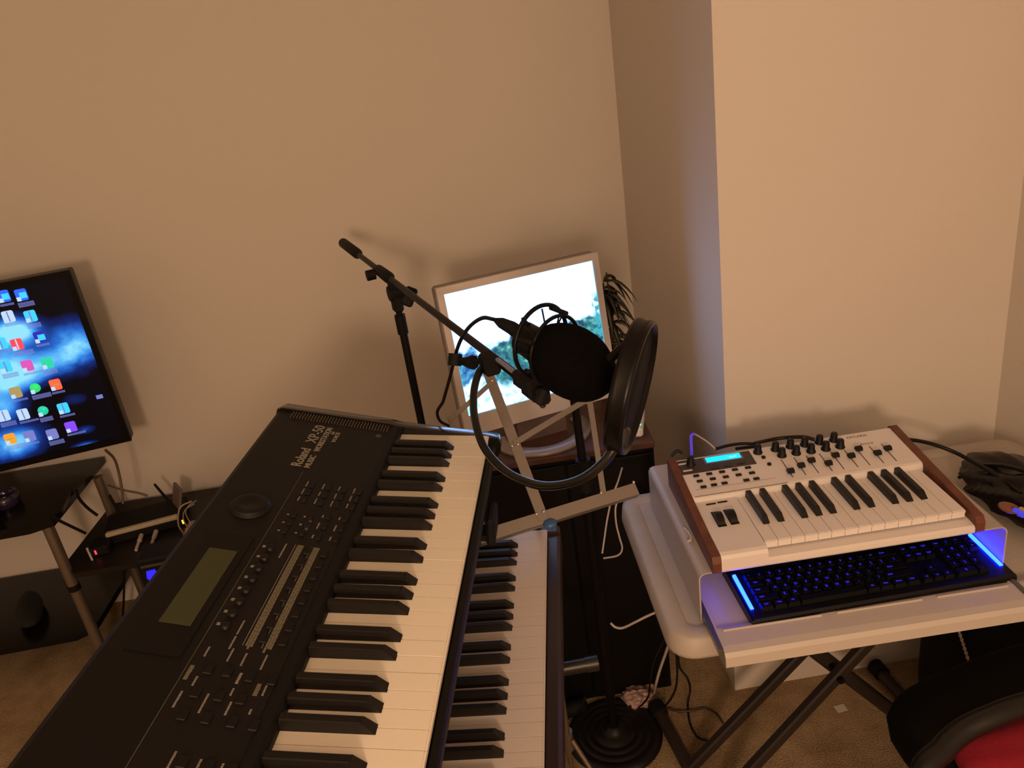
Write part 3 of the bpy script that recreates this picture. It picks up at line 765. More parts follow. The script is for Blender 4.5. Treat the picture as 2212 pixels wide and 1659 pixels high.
# potted plant behind the monitor
pp = (.272, 1.98, CZ)
pl = thing('potted_plant', 'leafy plant with thin drooping leaves, behind the right side of the monitor', 'plant', at=pp)
b = MB(); b.lathe([(.035, 0), (.045, .07), (.048, .075), (.042, .075), (.04, .065), (0, .065)], 24); b.build('pot', mat('pot_brown', (.06, .035, .025), .6), pl)
b = MB(); rnd = random.Random(3)
for i in range(70):
    a = rnd.uniform(0, 2 * math.pi); l = rnd.uniform(.035, .085); h0 = rnd.uniform(.14, .33); up = rnd.uniform(-.01, .07)
    root = Vector((math.cos(a) * .012, math.sin(a) * .012, h0)); d = Vector((math.cos(a), math.sin(a) * .7, 0)); prev = None; w_ = rnd.uniform(.007, .012)
    side = Vector((-d.y, d.x, 0)).normalized(); L_ = []
    for k in range(7):
        t_ = k / 6; q_ = root + d * l * t_ + Vector((0, 0, up * t_ - .09 * t_ * t_)); ww = w_ * math.sin(math.pi * min(1, .12 + t_ * .88)) ** .8
        L_ += [q_ - side * ww, q_ + Vector((0, 0, ww * .4)), q_ + side * ww, q_ - Vector((0, 0, .0006))]
    b.add(L_, [[k * 4 + j, k * 4 + (j + 1) % 4, (k + 1) * 4 + (j + 1) % 4, (k + 1) * 4 + j] for k in range(6) for j in range(4)], 0, True)
b.build('leaves', LEAF, pl)
b = MB()
for k in range(5):
    a = k * 1.3; b.tube([(math.cos(a) * .01, math.sin(a) * .01, .06), (math.cos(a) * .018, math.sin(a) * .018, .2), (math.cos(a) * .012, math.sin(a) * .012, .35 - .03 * k)], .0022, 6)
b.build('stems', mat('stem', (.05, .03, .015), .6), pl)

# ------------------------------------------------------------------ boom microphone stand
Pv = atd(848, 606, 1.75); Qv = atd(1168, 850, 1.10)
bd = (Pv - Qv).normalized()
bs_ = thing('boom_stand', 'black microphone stand with long diagonal boom, behind the far end of the upper keyboard', 'microphone stand', at=(Pv.x, Pv.y, 0))
bi = bs_.matrix_world.inverted()
def T(name, pts, r, m, par, n=14, inv=bi, label=None):
    q = MB(); q.tube([inv @ Vector(p) for p in pts], r, n); return q.build(name, m, par, label)
b = MB(); b.lathe([(.105, 0), (.105, .008), (.098, .014), (.03, .022), (.02, .03), (0, .03)], 40); b.build('base', BLKMET, bs_)
T('pole', [(Pv.x, Pv.y, .02), (Pv.x, Pv.y, Pv.z - .09)], .0092, BLKMET, bs_)
T('pole_collar', [(Pv.x, Pv.y, Pv.z - .125), (Pv.x, Pv.y, Pv.z - .080)], .0125, BLKMET, bs_)
T('upper_pole', [(Pv.x, Pv.y, Pv.z - .09), (Pv.x, Pv.y, Pv.z - .02)], .0072, BLKMET, bs_)
LE = Pv + (Pv - Qv) * .67
boom = T('boom_arm', [Qv, Pv - bd * .02, LE - bd * -.0], [.0070, .0068, .0066], BLKMET, bs_)
T('boom_end_grip', [LE - bd * .19, LE - bd * .175, LE - bd * .01, LE], [.009, .0135, .0135, .010], BLK, boom)
T('boom_clutch', [Pv + bd * .02, Pv + bd * .03, Pv + bd * .12, Pv + bd * .13], [.0095, .0135, .0125, .009], BLK, bs_)
side = bd.cross(Vector((0, 0, 1))).normalized()
kn = atd(801, 594, 1.84)
T('clutch_knob', [kn - side * .010, kn + side * .010], .0125, BLK, bs_)
q = MB(); mxp = align(bi @ (Pv - Vector((0, 0, .028))), side, (0, 0, 1))
q.box((-.045, -.016, -.011), (.028, .013, .011), mx=mxp, ch=.005); q.lathe([(.017, -.015), (.017, .015)], 20, mx=mxp); q.build('boom_swivel', BLK, bs_)
kc = atd(884, 641, 1.70)
q = MB(); q.box((-.013, -.021, -.010), (.013, .021, .010), mx=align(bi @ kc, (0, -1, .3), (1, 0, -.6)), ch=.004); q.build('swivel_knob', BLK, bs_)
# boom head: clamp cluster where the microphone mounts
hd = Qv
q = MB()
for (x, y, d_, r_) in ((1125, 818, 1.13, .012), (1150, 833, 1.10, .016), (1168, 852, 1.09, .013)):
    q.box((-r_, -r_ * .8, -r_), (r_, r_ * .8, r_), mx=align(bi @ atd(x, y, d_), bd, (0, 0, 1)), ch=.004)
q.tube([bi @ atd(1176, 842, 1.08), bi @ atd(1163, 873, 1.08)], [.009, .0095], 12)
q.tube([bi @ atd(1135, 800, 1.11), bi @ atd(1152, 822, 1.10)], .004, 8)
q.build('boom_head', BLK, bs_)
# white paper tag along the boom
q = MB(); a_, c_ = atd(1073, 776, 1.212), atd(1114, 807, 1.150)
q.tube([bi @ a_, bi @ c_], [.0036, .0036], 6); q.build('boom_sleeve', mat('sleeve_grey', (.22, .22, .30), .3), bs_)

# ------------------------------------------------------------------ microphone in its shock mount
ma = (atd(1295, 825, 1.02) - atd(1120, 712, 1.09)).normalized()
mc = thing('microphone', 'black studio microphone under a large black foam windscreen, hanging from the boom', 'microphone', at=atd(1235, 783, 1.05))
mi_ = mc.matrix_world.inverted()
fcn = mi_ @ atd(1238, 785, 1.04)
q = MB()
def egg(d):
    t_ = d.z; return 1 + .05 * t_ + .012 * math.sin(5 * d.x + 3 * d.z)
q.blob((0, 0, -.006), (.0475, .0475, .066), n=32, k=20, f=egg, mx=align(fcn, ma)); q.build('foam_windscreen', FOAM, mc)
bp0 = mi_ @ atd(1122, 722, 1.085)
q = MB(); q.tube([bp0, bp0 + ma * .006, bp0 + ma * .05, fcn], [.014, .022, .025, .026], 20); q.build('microphone_body', BLKMET, mc)
xl = [mi_ @ atd(1067, 690, 1.105), mi_ @ atd(1082, 697, 1.10), mi_ @ atd(1105, 708, 1.092), mi_ @ atd(1124, 722, 1.086)]
q = MB(); q.tube(xl, [.0025, .0075, .0095, .0105], 14); q.build('cable_plug', BLK, mc)
smt = thing('shock_mount', 'black ring shock mount with elastic cords around the microphone', 'shock mount', at=atd(1188, 757, 1.06))
si = smt.matrix_world.inverted()
rc = si @ atd(1186, 748, 1.055)
rn = (ma + Vector((.25, -.35, .25))).normalized()
for off, rad, th in ((-.014, .0500, .0030), (.012, .0475, .0026)):
    mxr = align(rc + ma * off, rn); q = MB()
    q.tube([mxr @ Vector((rad * math.cos(a), rad * math.sin(a), 0)) for a in [2 * math.pi * k / 48 for k in range(48)]], th, 8, closed=True); q.build('mount_ring', BLKMET, smt)
mxr = align(rc, rn); q = MB()
for k in range(8):
    a = 2 * math.pi * k / 8
    q.tube([mxr @ Vector((.049 * math.cos(a), .049 * math.sin(a), -.014)), mxr @ Vector((.028 * math.cos(a + .25), .028 * math.sin(a + .25), .0)), mxr @ Vector((.047 * math.cos(a + .5), .047 * math.sin(a + .5), .012))], .0012, 6)
q.build('elastic_cords', BLK, smt)
q = MB()
for k in range(4):
    a = 2 * math.pi * k / 4 + .4; q.tube([mxr @ Vector((.050 * math.cos(a), .050 * math.sin(a), -.016)), mxr @ Vector((.048 * math.cos(a), .048 * math.sin(a), .014))], .0035, 8)
q.tube([si @ atd(1137, 806, 1.075), si @ atd(1152, 822, 1.085)], .007, 10)
q.tube([si @ atd(1128, 687, 1.075), si @ atd(1140, 704, 1.07)], [.002, .005], 8)
q.build('mount_posts', BLK, smt)['kind'] = 'stuff'

# ------------------------------------------------------------------ pop filter on gooseneck
pf = thing('pop_filter', 'round black pop filter seen edge-on with long curved gooseneck, clamped to the boom', 'pop filter', at=atd(1362, 835, .93))
pi_ = pf.matrix_world.inverted()
pt, pb_ = atd(1402, 698, .955), atd(1325, 968, .915)
maj = (pt - pb_).normalized(); view = (atd(1362, 835, .93) - Vector(EYE)).normalized()
rightv = maj.cross(view).normalized()
if rightv.x < 0: rightv = -rightv
ax = (rightv * .985 - view * .16).normalized(); ax = (ax - maj * ax.dot(maj)).normalized()
R_ = (pt - pb_).length / 2; cen = pi_ @ atd(1365, 835, .93)
mxf = align(cen, ax, maj)
q = MB()
q.lathe([(R_ * .95, -.011), (R_, -.011), (R_ * 1.01, -.006), (R_ * .985, .0), (R_ * 1.01, .006), (R_, .011), (R_ * .95, .011), (R_ * .95, -.011)], 64, mx=mxf, caps=False); q.build('filter_ring', mat('ring_black', (.0035, .003, .003), .32, spec=.22), pf)
for z_ in (-.008, .005):
    q = MB(); q.lathe([(R_ * .94, z_ - .0005), (R_ * .94, z_ + .0005), (0, z_ + .0005)], 64, mx=mxf); q.lathe([(R_ * .94, z_ - .0005), (0, z_ - .0005)], 64, mx=mxf, caps=False)
    q.build('filter_mesh', mat('nylon_black', (.004, .0035, .0035), .8, spec=.2), pf)
gn = [atd(1046, 792, 1.225), atd(1034, 806, 1.215), atd(1024, 845, 1.19), atd(1025, 900, 1.155), atd(1045, 965, 1.11), atd(1090, 1016, 1.06), atd(1150, 1045, 1.01), atd(1205, 1049, .97), atd(1262, 1032, .94), atd(1310, 992, .925), atd(1336, 948, .92), atd(1345, 925, .92)]
q = MB(); q.tube([pi_ @ p for p in spline(gn, 10)], .0058, 12); q.build('gooseneck', mat('gooseneck_black', (.005, .005, .005), .25, spec=.5), pf)
q = MB(); q.tube([pi_ @ atd(1345, 925, .92), pi_ @ atd(1340, 950, .92)], .008, 10); q.box((-.007, -.008, -.013), (.007, .008, .013), mx=align(pi_ @ atd(1343, 945, .92), maj), ch=.003); q.build('ring_bracket', mat('bracket_grey', (.02, .017, .017), .35, spec=.3), pf)
ar = [atd(1318, 776, .96), atd(1335, 760, .95), atd(1356, 744, .94), atd(1378, 735, .935)]
q = MB(); q.tube([pi_ @ p for p in spline(ar, 8)], [.0058] * 25, 10); q.build('support_arm', BLKMET, pf)
q = MB(); q.box((-.016, -.012, -.016), (.016, .014, .016), mx=align(pi_ @ atd(1056, 786, 1.225), bd, (0, 0, 1)), ch=.004)
q.tube([pi_ @ atd(990, 776, 1.26), pi_ @ atd(1050, 780, 1.23)], .0035, 8)
q.tube([pi_ @ atd(1000, 781, 1.27), pi_ @ atd(1022, 783, 1.245)], [.006, .012], 8)
q.tube([pi_ @ atd(984, 764, 1.27), pi_ @ atd(982, 790, 1.27)], .0115, 12)
q.build('clamp', BLK, pf)
cable('microphone_cable', [atd(1067, 690, 1.105), atd(1042, 687, 1.125), atd(1015, 705, 1.16), atd(995, 735, 1.22), atd(983, 770, 1.29), atd(972, 815, 1.35), atd(958, 865, 1.42), atd(948, 905, 1.47), (-.10, 1.36, .98), (-.09, 1.42, .5), (-.06, 1.45, .03), (.02, 1.36, .012)], .0030, BKCAB, 'thin black cable hanging from the microphone plug past the boom down behind the keyboard')

# ------------------------------------------------------------------ straight stand with round ringed base
SB = Vector((.131, 1.547, 0))
sb = thing('straight_stand', 'black straight microphone stand with ringed round base, in front of the black cabinet', 'microphone stand', at=SB)
q = MB(); q.lathe([(.122, 0), (.125, .004), (.124, .012), (.112, .017), (.100, .018), (.098, .0165), (.094, .0165), (.092, .0185), (.080, .020), (.078, .0185), (.074, .0185), (.072, .0205), (.060, .022), (.058, .0205), (.054, .0205), (.052, .0225), (.036, .026), (.022, .030), (.018, .040), (0, .040)], 56)
q.build('base', mat('base_iron', (.006, .005, .005), .42, spec=.4), sb)
T('pole', [SB + Vector((0, 0, .03)), SB + Vector((0, 0, .80))], .0118, BLKMET, sb, inv=sb.matrix_world.inverted())
T('upper_pole', [SB + Vector((0, 0, .78)), SB + Vector((-.005, -.005, 1.06))], .0095, BLKMET, sb, inv=sb.matrix_world.inverted())
T('pole_clutch', [SB + Vector((0, 0, .76)), SB + Vector((0, 0, .84))], .017, BLK, sb, inv=sb.matrix_world.inverted())

# ------------------------------------------------------------------ folding sheet-music stand
b0 = atd(1030, 1164, 1.35); b1 = atd(1380, 1056, 1.45); bc = atd(1172, 1120, 1.40); stp = atd(1050, 795, 1.51)
hx = (b1 - b0).normalized(); vy = (stp - bc).normalized(); dn = hx.cross(vy).normalized()
ms = thing('music_stand', 'silver folding music stand with open slatted desk, in front of the monitor', 'music stand', at=(.005, 1.29, 0))
mi2 = ms.matrix_world.inverted()
def MP(x, y, lift=0): return onplane(x, y, bc, dn) + dn * lift * (-1 if dn.y > 0 else 1)
def slat(name, a, c, w_, lift, th=.0012):
    p, q_ = MP(*a, lift), MP(*c, lift); d = (q_ - p); mx = align(mi2 @ p, d, d.cross(dn)); 
    mb = MB(); mb.box((-w_ / 2, -th, -w_ * .3), (w_ / 2, th, d.length + w_ * .3), mx=mx, ch=.0006); return mb.build(name, NICKEL, ms)
slat('center_slat', (1172, 1118), (1052, 800), .020, .001)
pb0, pb1 = MP(1036, 1162), MP(1376, 1056)
d = pb1 - pb0; mx = align(mi2 @ pb0, d, d.cross(dn)); mb = MB()
mb.box((-.012, -.001, 0), (.012, .001, d.length), mx=mx); mb.box((.010, -.001, 0), (.012, .016, d.length), mx=mx); mb.box((-.0025, .0008, .004), (.0025, .0022, d.length - .004), mx=mx)
mb.build('tray_bar', NICKEL, ms)
slat('cross_slat', (1112, 958), (1298, 846), .011, .003); slat('side_slat', (1302, 1062), (1272, 858), .011, .002)
slat('cross_slat', (1066, 824), (972, 908), .009, .003); slat('side_slat', (1040, 1150), (972, 905), .009, .002)
mb = MB()
for x, y in ((1118, 962), (1105, 966), (1272, 862), (1158, 1112), (1173, 1107), (1297, 1067), (1367, 1044), (1062, 825)):
    p = MP(x, y, .005); mb.blob(mi2 @ p, (.0028, .0028, .0028), n=10, k=6)
mb.build('rivets', mat('rivet_bright', (.8, .75, .7), .2, metal=1), ms)
im = mi2
T('desk_bracket', [MP(1172, 1118, -.004), Vector((.005, 1.29, .86))], .006, NICKEL, ms, inv=im)
T('pole', [(.005, 1.29, .30), (.005, 1.29, .87)], .0075, TUBEM, ms, inv=im)
T('leg_hub', [(.005, 1.29, .27), (.005, 1.29, .32)], .013, TUBEM, ms, inv=im)
for a in (-40, 95, 215):
    ca, sa = math.cos(math.radians(a)), math.sin(math.radians(a))
    T('leg', [(.005 + .012 * ca, 1.29 + .012 * sa, .30), (.005 + .20 * ca, 1.29 + .20 * sa, .01)], .0055, TUBEM, ms, 10, inv=im)
    T('leg_brace', [(.005 + .006 * ca, 1.29 + .006 * sa, .10), (.005 + .115 * ca, 1.29 + .115 * sa, .14)], .0035, TUBEM, ms, 8, inv=im)
T('pole_foot', [(.005, 1.29, .03), (.005, 1.29, .30)], .005, TUBEM, ms, inv=im)
pbt = MP(1186, 1128, .004)
mb = MB(); mb.blob(im @ (pbt + Vector((0, 0, -.004))), (.013, .013, .008), n=20, k=10); mb.build('wing_knob', mat('knob_blue_reflect', (.03, .10, .25), .35), ms, 'wing knob with blue screen reflection painted in')  # blue reflection of the screen is put into the knob colour

# ------------------------------------------------------------------ television and its stand
TVF = Matrix.Translation((-1.167, 2.211, .767)) @ Matrix.Rotation(math.radians(13.5), 4, 'Z')
tv = thing('television', 'flat screen television showing icons over blue clouds, standing at the left wall', 'television', TVF)
TW, TH_ = .92, .535
b = MB(); b.box((-TW, 0, 0), (0, .045, TH_), ch=.004); b.box((-TW + .15, .045, .06), (-.15, .075, TH_ - .1), ch=.02); b.build('housing', mat('tv_housing', (.006, .004, .003), .4, spec=.25), tv)
b = MB(); ringbox(b, -TW + .017, -.017, .021, TH_ - .017, -TW, 0, 0, TH_, -.006, .001); b.build('bezel', mat('tv_bezel', (.002, .0015, .0015), .45, spec=.12), tv)
ts = bpy.data.materials.new('tv_picture'); ts.use_nodes = True; nt = ts.node_tree; bs = nt.nodes['Principled BSDF']
bs.inputs['Base Color'].default_value = (.001, .001, .002, 1); bs.inputs['Roughness'].default_value = .35; bs.inputs['Specular IOR Level'].default_value = .15
tc = N('ShaderNodeTexCoord'); mp = N('ShaderNodeMapping'); mp.inputs['Scale'].default_value = (1, 1, 1.25); mp.inputs['Rotation'].default_value = (0, .35, 0); mp.inputs['Location'].default_value = (.31, 0, .12)
nt.links.new(tc.outputs['Object'], mp.inputs[0])
nz = N('ShaderNodeTexNoise'); nz.inputs['Scale'].default_value = 4.2; nz.inputs['Detail'].default_value = 7; nz.inputs['Roughness'].default_value = .55; nz.inputs['Distortion'].default_value = .4; nt.links.new(mp.outputs[0], nz.inputs['Vector'])
sx_ = N('ShaderNodeSeparateXYZ'); nt.links.new(tc.outputs['Object'], sx_.inputs[0])
def gauss(cx, cz, rx, rz):
    a = mathn('DIVIDE', mathn('SUBTRACT', sx_.outputs[0], cx), rx); b_ = mathn('DIVIDE', mathn('SUBTRACT', sx_.outputs[2], cz), rz)
    d = mathn('ADD', mathn('MULTIPLY', a, a), mathn('MULTIPLY', b_, b_)); return mathn('EXPONENT', mathn('MULTIPLY', d, -1))
def tvg(px, py, rx, rz):
    q = loc(TVF, px, py, (0, -.004, 0), (0, 1, 0)); return gauss(q.x, q.z, rx, rz)
g = gauss(-.5, .3, .2, .2)
for px, py, rx, rz, am in ((172, 748, .060, .066, 1.35), (110, 775, .08, .040, .7), (30, 716, .06, .040, 1.2), (8, 800, .07, .055, 1.0), (60, 815, .11, .035, .8), (20, 960, .09, .045, 1.1), (185, 965, .035, .014, 1.1), (165, 862, .04, .02, .35), (185, 928, .03, .014, .6), (10, 880, .05, .04, .7)):
    g = mathn('ADD', g, mathn('MULTIPLY', tvg(px, py, rx, rz), am))
fac = mathn('MULTIPLY', g, mathn('MULTIPLY', mathn('SUBTRACT', nz.outputs[0], .20), 2.3))
rp = N('ShaderNodeValToRGB'); e = rp.color_ramp.elements
e[0].position = .10; e[0].color = (.0005, .0008, .003, 1); e[1].position = 1.0; e[1].color = (.30, .80, 1.0, 1)
q_ = e.new(.3); q_.color = (.003, .02, .16, 1); q_ = e.new(.5); q_.color = (.015, .13, .60, 1); q_ = e.new(.75); q_.color = (.08, .42, .95, 1)
nt.links.new(fac, rp.inputs[0]); nt.links.new(rp.outputs[0], bs.inputs['Emission Color']); bs.inputs['Emission Strength'].default_value = 1.0
icm = [ts]
def em(n_, c_): icm.append(mat('icon_' + n_, c_, .4, emit=c_, es=1.0)); return len(icm) - 1
cB = em('blue', (.01, .10, .85)); cC = em('cyan', (.03, .50, .95)); cW = em('white', (.35, .55, .80)); cR = em('red', (.75, .05, .09)); cM = em('magenta', (.48, .07, .42)); cG = em('green', (.02, .62, .16))
cT = em('teal', (.01, .52, .34)); cO = em('orange', (.70, .11, .045)); cP = em('purple', (.16, .05, .85)); cY = em('amber', (.62, .28, .02)); cK = em('khaki', (.28, .24, .10)); cL = em('lavender', (.12, .16, .50)); cN = em('navy', (.01, .015, .40))
b = MB(); b.box((-TW + .017, -.0035, .021), (-.017, -.0015, TH_ - .017), 0)
icons = [(8, 640, cB), (46, 637, cB), (18, 684, cW), (66, 683, cC), (2, 742, cC), (37, 744, cR), (86, 728, cN), (12, 792, cC), (59, 790, cM), (102, 784, cT), (34, 848, cK), (76, 838, cG), (120, 831, cO),
         (8, 898, cW), (50, 895, cW), (93, 887, cT), (137, 882, cC), (22, 948, cY), (64, 942, cL), (113, 938, cL), (153, 922, cP)]
for k_, (x, y, c_) in enumerate(icons):
    n_ = (0, 1, 0); q = loc(TVF, x, y, (0, -.004, 0), n_); s_ = .0165
    if c_ in (cG, cT) and y > 800:
        b.lathe([(s_ * .85, 0), (s_ * .85, .0006), (0, .0006)], 20, c_, mx=align((q.x, -.0035, q.z), (0, -1, 0)))
    else: b.prism([(q.x + p[0], q.z + p[1]) for p in rrect(-s_ * .9, -s_, s_ * .9, s_, .005, 3)], -.0042, -.0034, 'y', c_)
    b.box((q.x - s_ * .9, -.0046, q.z - s_), (q.x - s_ * .25, -.004, q.z - s_ * .3), cW)
    if c_ in (cB, cN): b.box((q.x - s_ * .3, -.0046, q.z - s_ * .6), (q.x + s_ * .8, -.004, q.z + s_ * .4), cC)
    if c_ in (cC, cW, cR): b.box((q.x - s_ * .1, -.0045, q.z - s_ * .9), (q.x + s_ * .1, -.004, q.z + s_ * .9), cL if c_ != cR else cW)
    if c_ in (cM, cY, cO): b.box((q.x - s_ * .45, -.0045, q.z - s_ * .1), (q.x + s_ * .5, -.004, q.z + s_ * .1), c_ if c_ == cM else cK)
    xx = q.x - s_ * 1.0
    for r2 in range(1 + k_ % 2):
        x3 = xx
        while x3 < q.x + s_ * (1.0 + .5 * ((k_ * 7) % 3)):
            b.box((x3, -.0042, q.z - s_ * 1.65 - r2 * .007), (x3 + .0016, -.0038, q.z - s_ * 1.25 - r2 * .007), cL); x3 += .0032
q = loc(TVF, 215, 857, (0, -.004, 0), (0, 1, 0)); b.box((q.x - .009, -.0042, q.z - .006), (q.x + .009, -.0036, q.z + .006), cL)
b.build('screen', icm, tv, 'lit screen with rows of small coloured icons on blue clouds')
b = MB(); b.tube([(-TW / 2, .03, .05), (-TW / 2, .03, -.150)], .03, 16); b.build('neck', BLK, tv)
b = MB(); b.prism(rrect(-TW / 2 - .22, -.08, -TW / 2 + .22, .14, .05), -.163, -.150, 'z'); b.build('foot_plate', GLASSB, tv)

tvs = thing('television_stand', 'black shelf unit with grey tube legs and a lower side shelf, under the television', 'stand', at=(-1.85, 2.27, 0))
ti = tvs.matrix_world.inverted()
def shelfp(z, pts, name, th=.010, m=GLASSB, par=tvs, iv=None):
    iv = iv or ti; q = MB(); q.prism([((iv @ Vector((p[0], p[1], 0))).x, (iv @ Vector((p[0], p[1], 0))).y) for p in pts], z - th, z, 'z'); return q.build(name, m, par)
shelfp(.604, [(-1.408, 2.08), (-1.425, 2.485), (-2.45, 2.45), (-2.45, 1.98), (-1.47, 2.052)], 'top_shelf', .02)
shelfp(.195, [(-1.43, 2.10), (-1.44, 2.49), (-2.45, 2.45), (-2.45, 2.0), (-1.48, 2.065)], 'bottom_shelf', .02)
for (x, y) in ((-1.432, 2.085), (-1.405, 2.375), (-2.40, 2.10), (-2.40, 2.40)):
    q = MB(); X, Y = x + 1.85, y - 2.27
    q.tube([(X, Y, .01), (X, Y, .585)], .0165, 20); lg = q.build('leg', TUBEM, tvs)
    q = MB(); q.tube([(X, Y, .352), (X, Y, .372)], .0185, 20); q.build('leg_ring', BLK, lg)
    q = MB(); q.tube([(X, Y, 0), (X, Y, .012)], .022, 16); q.build('leg_foot', BLK, lg)

shelfp(.425, [(-1.455, 2.478), (-1.455, 2.12), (-1.40, 2.06), (-.985, 2.075), (-.985, 2.46), (-1.01, 2.482)], 'side_shelf', .018, mat('dark_board', (.012, .009, .007), .45, spec=.3))
shelfp(.06, [(-1.40, 2.46), (-1.38, 2.12), (-1.02, 2.12), (-.995, 2.46)], 'lower_side_shelf', .018, MATS['dark_board'])
for x, y in ((-1.02, 2.11), (-1.02, 2.44)):
    q = MB(); q.tube([ti @ Vector((x, y, 0)), ti @ Vector((x, y, .41))], .012, 12); q.build('leg', BLK, tvs)
q = MB(); q.box(tuple(ti @ Vector((-1.33, 2.462, .03))), tuple(ti @ Vector((-1.0, 2.472, .40)))); q.build('back_panel', BLK, tvs)

# network router with pale strip
rt_ = thing('router', 'black router with long pale strip and two short antennas, on the low side shelf', 'router', at=(-1.25, 2.28, .425), rz=.235)
b = MB(); b.box((-.125, -.065, 0), (.125, .07, .042), ch=.005); b.build('case', BLK, rt_)
b = MB(); b.box((-.112, -.068, .030), (.108, -.050, .0445), ch=.003); b.build('front_strip', mat('strip_cream', (.42, .36, .27), .5), rt_, 'pale cream strip')
for x, t_ in ((-.085, -.01), (.075, -.03)):
    b = MB(); b.tube([(x, .055, .03), (x + t_, .06, .115)], [.005, .0042], 10); b.build('antenna', BLK, rt_)
b = MB(); b.box((.116, -.067, .010), (.121, -.0645, .024)); b.build('orange_lamp', ORANGEL, rt_, 'glowing orange lamp')
b = MB()
for x in (-.01, .035): b.tube(spline([(x, -.070, .012), (x - .003, -.100, .010), (x - .006, -.125, .008), (x - .008, -.150, .006)], 6), .0050, 10); b.tube([(x, -.072, .012), (x - .003, -.105, .010)], .0072, 10)
b.build('plugs', WHCAB, rt_, 'white cable plugs')
o = thing('power_adapter', 'small black box with glowing red lamp, left of the router', 'adapter', at=atz(222, 1190, .425), rz=.2)
b = MB(); b.box((-.03, -.03, 0), (.03, .04, .03), ch=.004); b.build('case', BLK, o)
b = MB(); b.box((-.012, -.0318, .010), (-.007, -.029, .024)); b.build('red_lamp', REDL, o, 'glowing red lamp')
b = MB(); b.tube(spline([Vector((-.032, -.02, .034)), Vector((-.026, -.034, .015)), Vector((-.018, -.05, -.02))], 6), .0036, 8); b.build('cord', WHCAB, o)
# wire letter rack
rk = thing('wire_rack', 'small pale wire rack standing upright, right of the router', 'rack', at=atz(425, 1135, .425), rz=.1)
b = MB()
for y, s_ in ((-.05, 1), (-.02, .75), (.01, .7)):
    b.tube(spline([(-.028 * s_, y, .004), (-.034 * s_, y, .045), (-.012 * s_, y, .10 * s_), (.02 * s_, y + .02, .105 * s_)], 6), .0026 * s_, 8)
b.box((-.03, -.055, 0), (.03, .03, .004)); b.build('frame', mat('rack_pale', (.34, .29, .24), .4), rk)
q = MB(); q.prism([(p[0], p[1]) for p in rrect(-.005, -.04, .005, .04, .004, 2)], 0, .11, 'z', mx=Matrix.Rotation(.35, 4, 'Y'))
tag(q.build('phone_holder', mat('slab_grey', (.13, .10, .09), .45)), 'thin grey upright slab leaning behind the pale strip of the router', 'slab').matrix_world = Matrix.Translation(atz(380, 1118, .425)) @ Matrix.Rotation(.6, 4, 'Z')
# blue glowing device
bgp = aty(345, 1242, 1.95)
bg = thing('computer_tower', 'small black tower with two glowing blue patches, beside the upper keyboard edge', 'computer', at=(bgp.x, 1.955, 0), rz=.1)
zb = bgp.z
b = MB(); b.box((-.055, 0, 0), (.12, .095, zb + .055), ch=.006); b.build('case', mat('navy_black', (.004, .0045, .008), .35, spec=.3), bg)
for x in (-.022, .018):
    b = MB(); b.prism([(x - .017, zb - .005), (x - .012, zb + .018), (x + .012, zb + .020), (x + .016, zb + .005), (x + .012, zb - .030), (x + .004, zb - .040)], -.0025, .001, 'y'); b.build('glow_patch', BLUEGLOW, bg, 'glowing blue patch')
b = MB(); b.box((-.045, -.0015, zb + .030), (.03, .001, zb + .038)); b.build('badge', mat('badge_dim', (.05, .045, .03), .5), bg)
# things on the left stand
vb = thing('glass_bowl', 'small dark glass bowl with purple reflections, on the television stand at the photo edge', 'bowl', at=atz(18, 1098, .604))
b = MB(); b.lathe([(.02, 0), (.036, .006), (.044, .03), (.042, .052), (.040, .052), (.041, .03), (.033, .010), (0, .008)], 32); b.build('bowl', mat('purple_reflect_glass', (.03, .02, .05), .1), vb)  # purple reflections are put into the dark glass colour
lp = atz(70, 1330, .195)
q = MB(); q.blob((0, 0, .028), (.042, .11, .028), f=lambda d: 1 + .08 * math.sin(4 * d.x + 2) * d.z, mx=Matrix.Rotation(.5, 4, 'Z'))
o = tag(q.build('slipper', mat('felt_black', (.006, .005, .005), .9)), 'dark rounded shoe lying on the lowest glass shelf', 'shoe'); o.location = lp
# cables on the left
cable('television_cable', [atd(228, 972, 2.38), atd(246, 990, 2.42), atd(255, 1015, 2.45), atd(262, 1050, 2.46), atd(266, 1088, 2.47)], .0042, mat('cable_brown', (.10, .07, .04), .5), 'brown cable dropping from the television behind the stand to the router shelf')
cable('power_cable', [atd(164, 1055, 2.30), atd(170, 1075, 2.33), atd(188, 1096, 2.37), atd(210, 1113, 2.40)], .0045, BKCAB, 'dark cable sagging between the stand and the low shelf, the upper of two')
cable('power_cable', [atd(115, 1118, 2.30), atd(135, 1128, 2.33), atd(160, 1140, 2.37), atd(185, 1152, 2.40)], .0045, BKCAB, 'dark cable sagging between the stand and the low shelf, the lower of two')
cable('wall_cable', [aty(212, 1040, 2.49), aty(262, 1058, 2.49), aty(300, 1066, 2.49), aty(318, 1072, 2.49)], .0024, mat('cable_tan', (.16, .11, .07), .5), 'thin tan wire along the wall behind the router antennas')
cable('floor_cable', [atz(268, 1180, .35), atz(268, 1260, .2), atz(265, 1330, .06), atz(255, 1370, .01), atz(232, 1410, .008)], .0040, BKCAB, 'black cable hanging from the low shelf down to the carpet beside the leg')
q = MB(); q.box((-.30, -.012, 0), (.30, .012, .012)); 

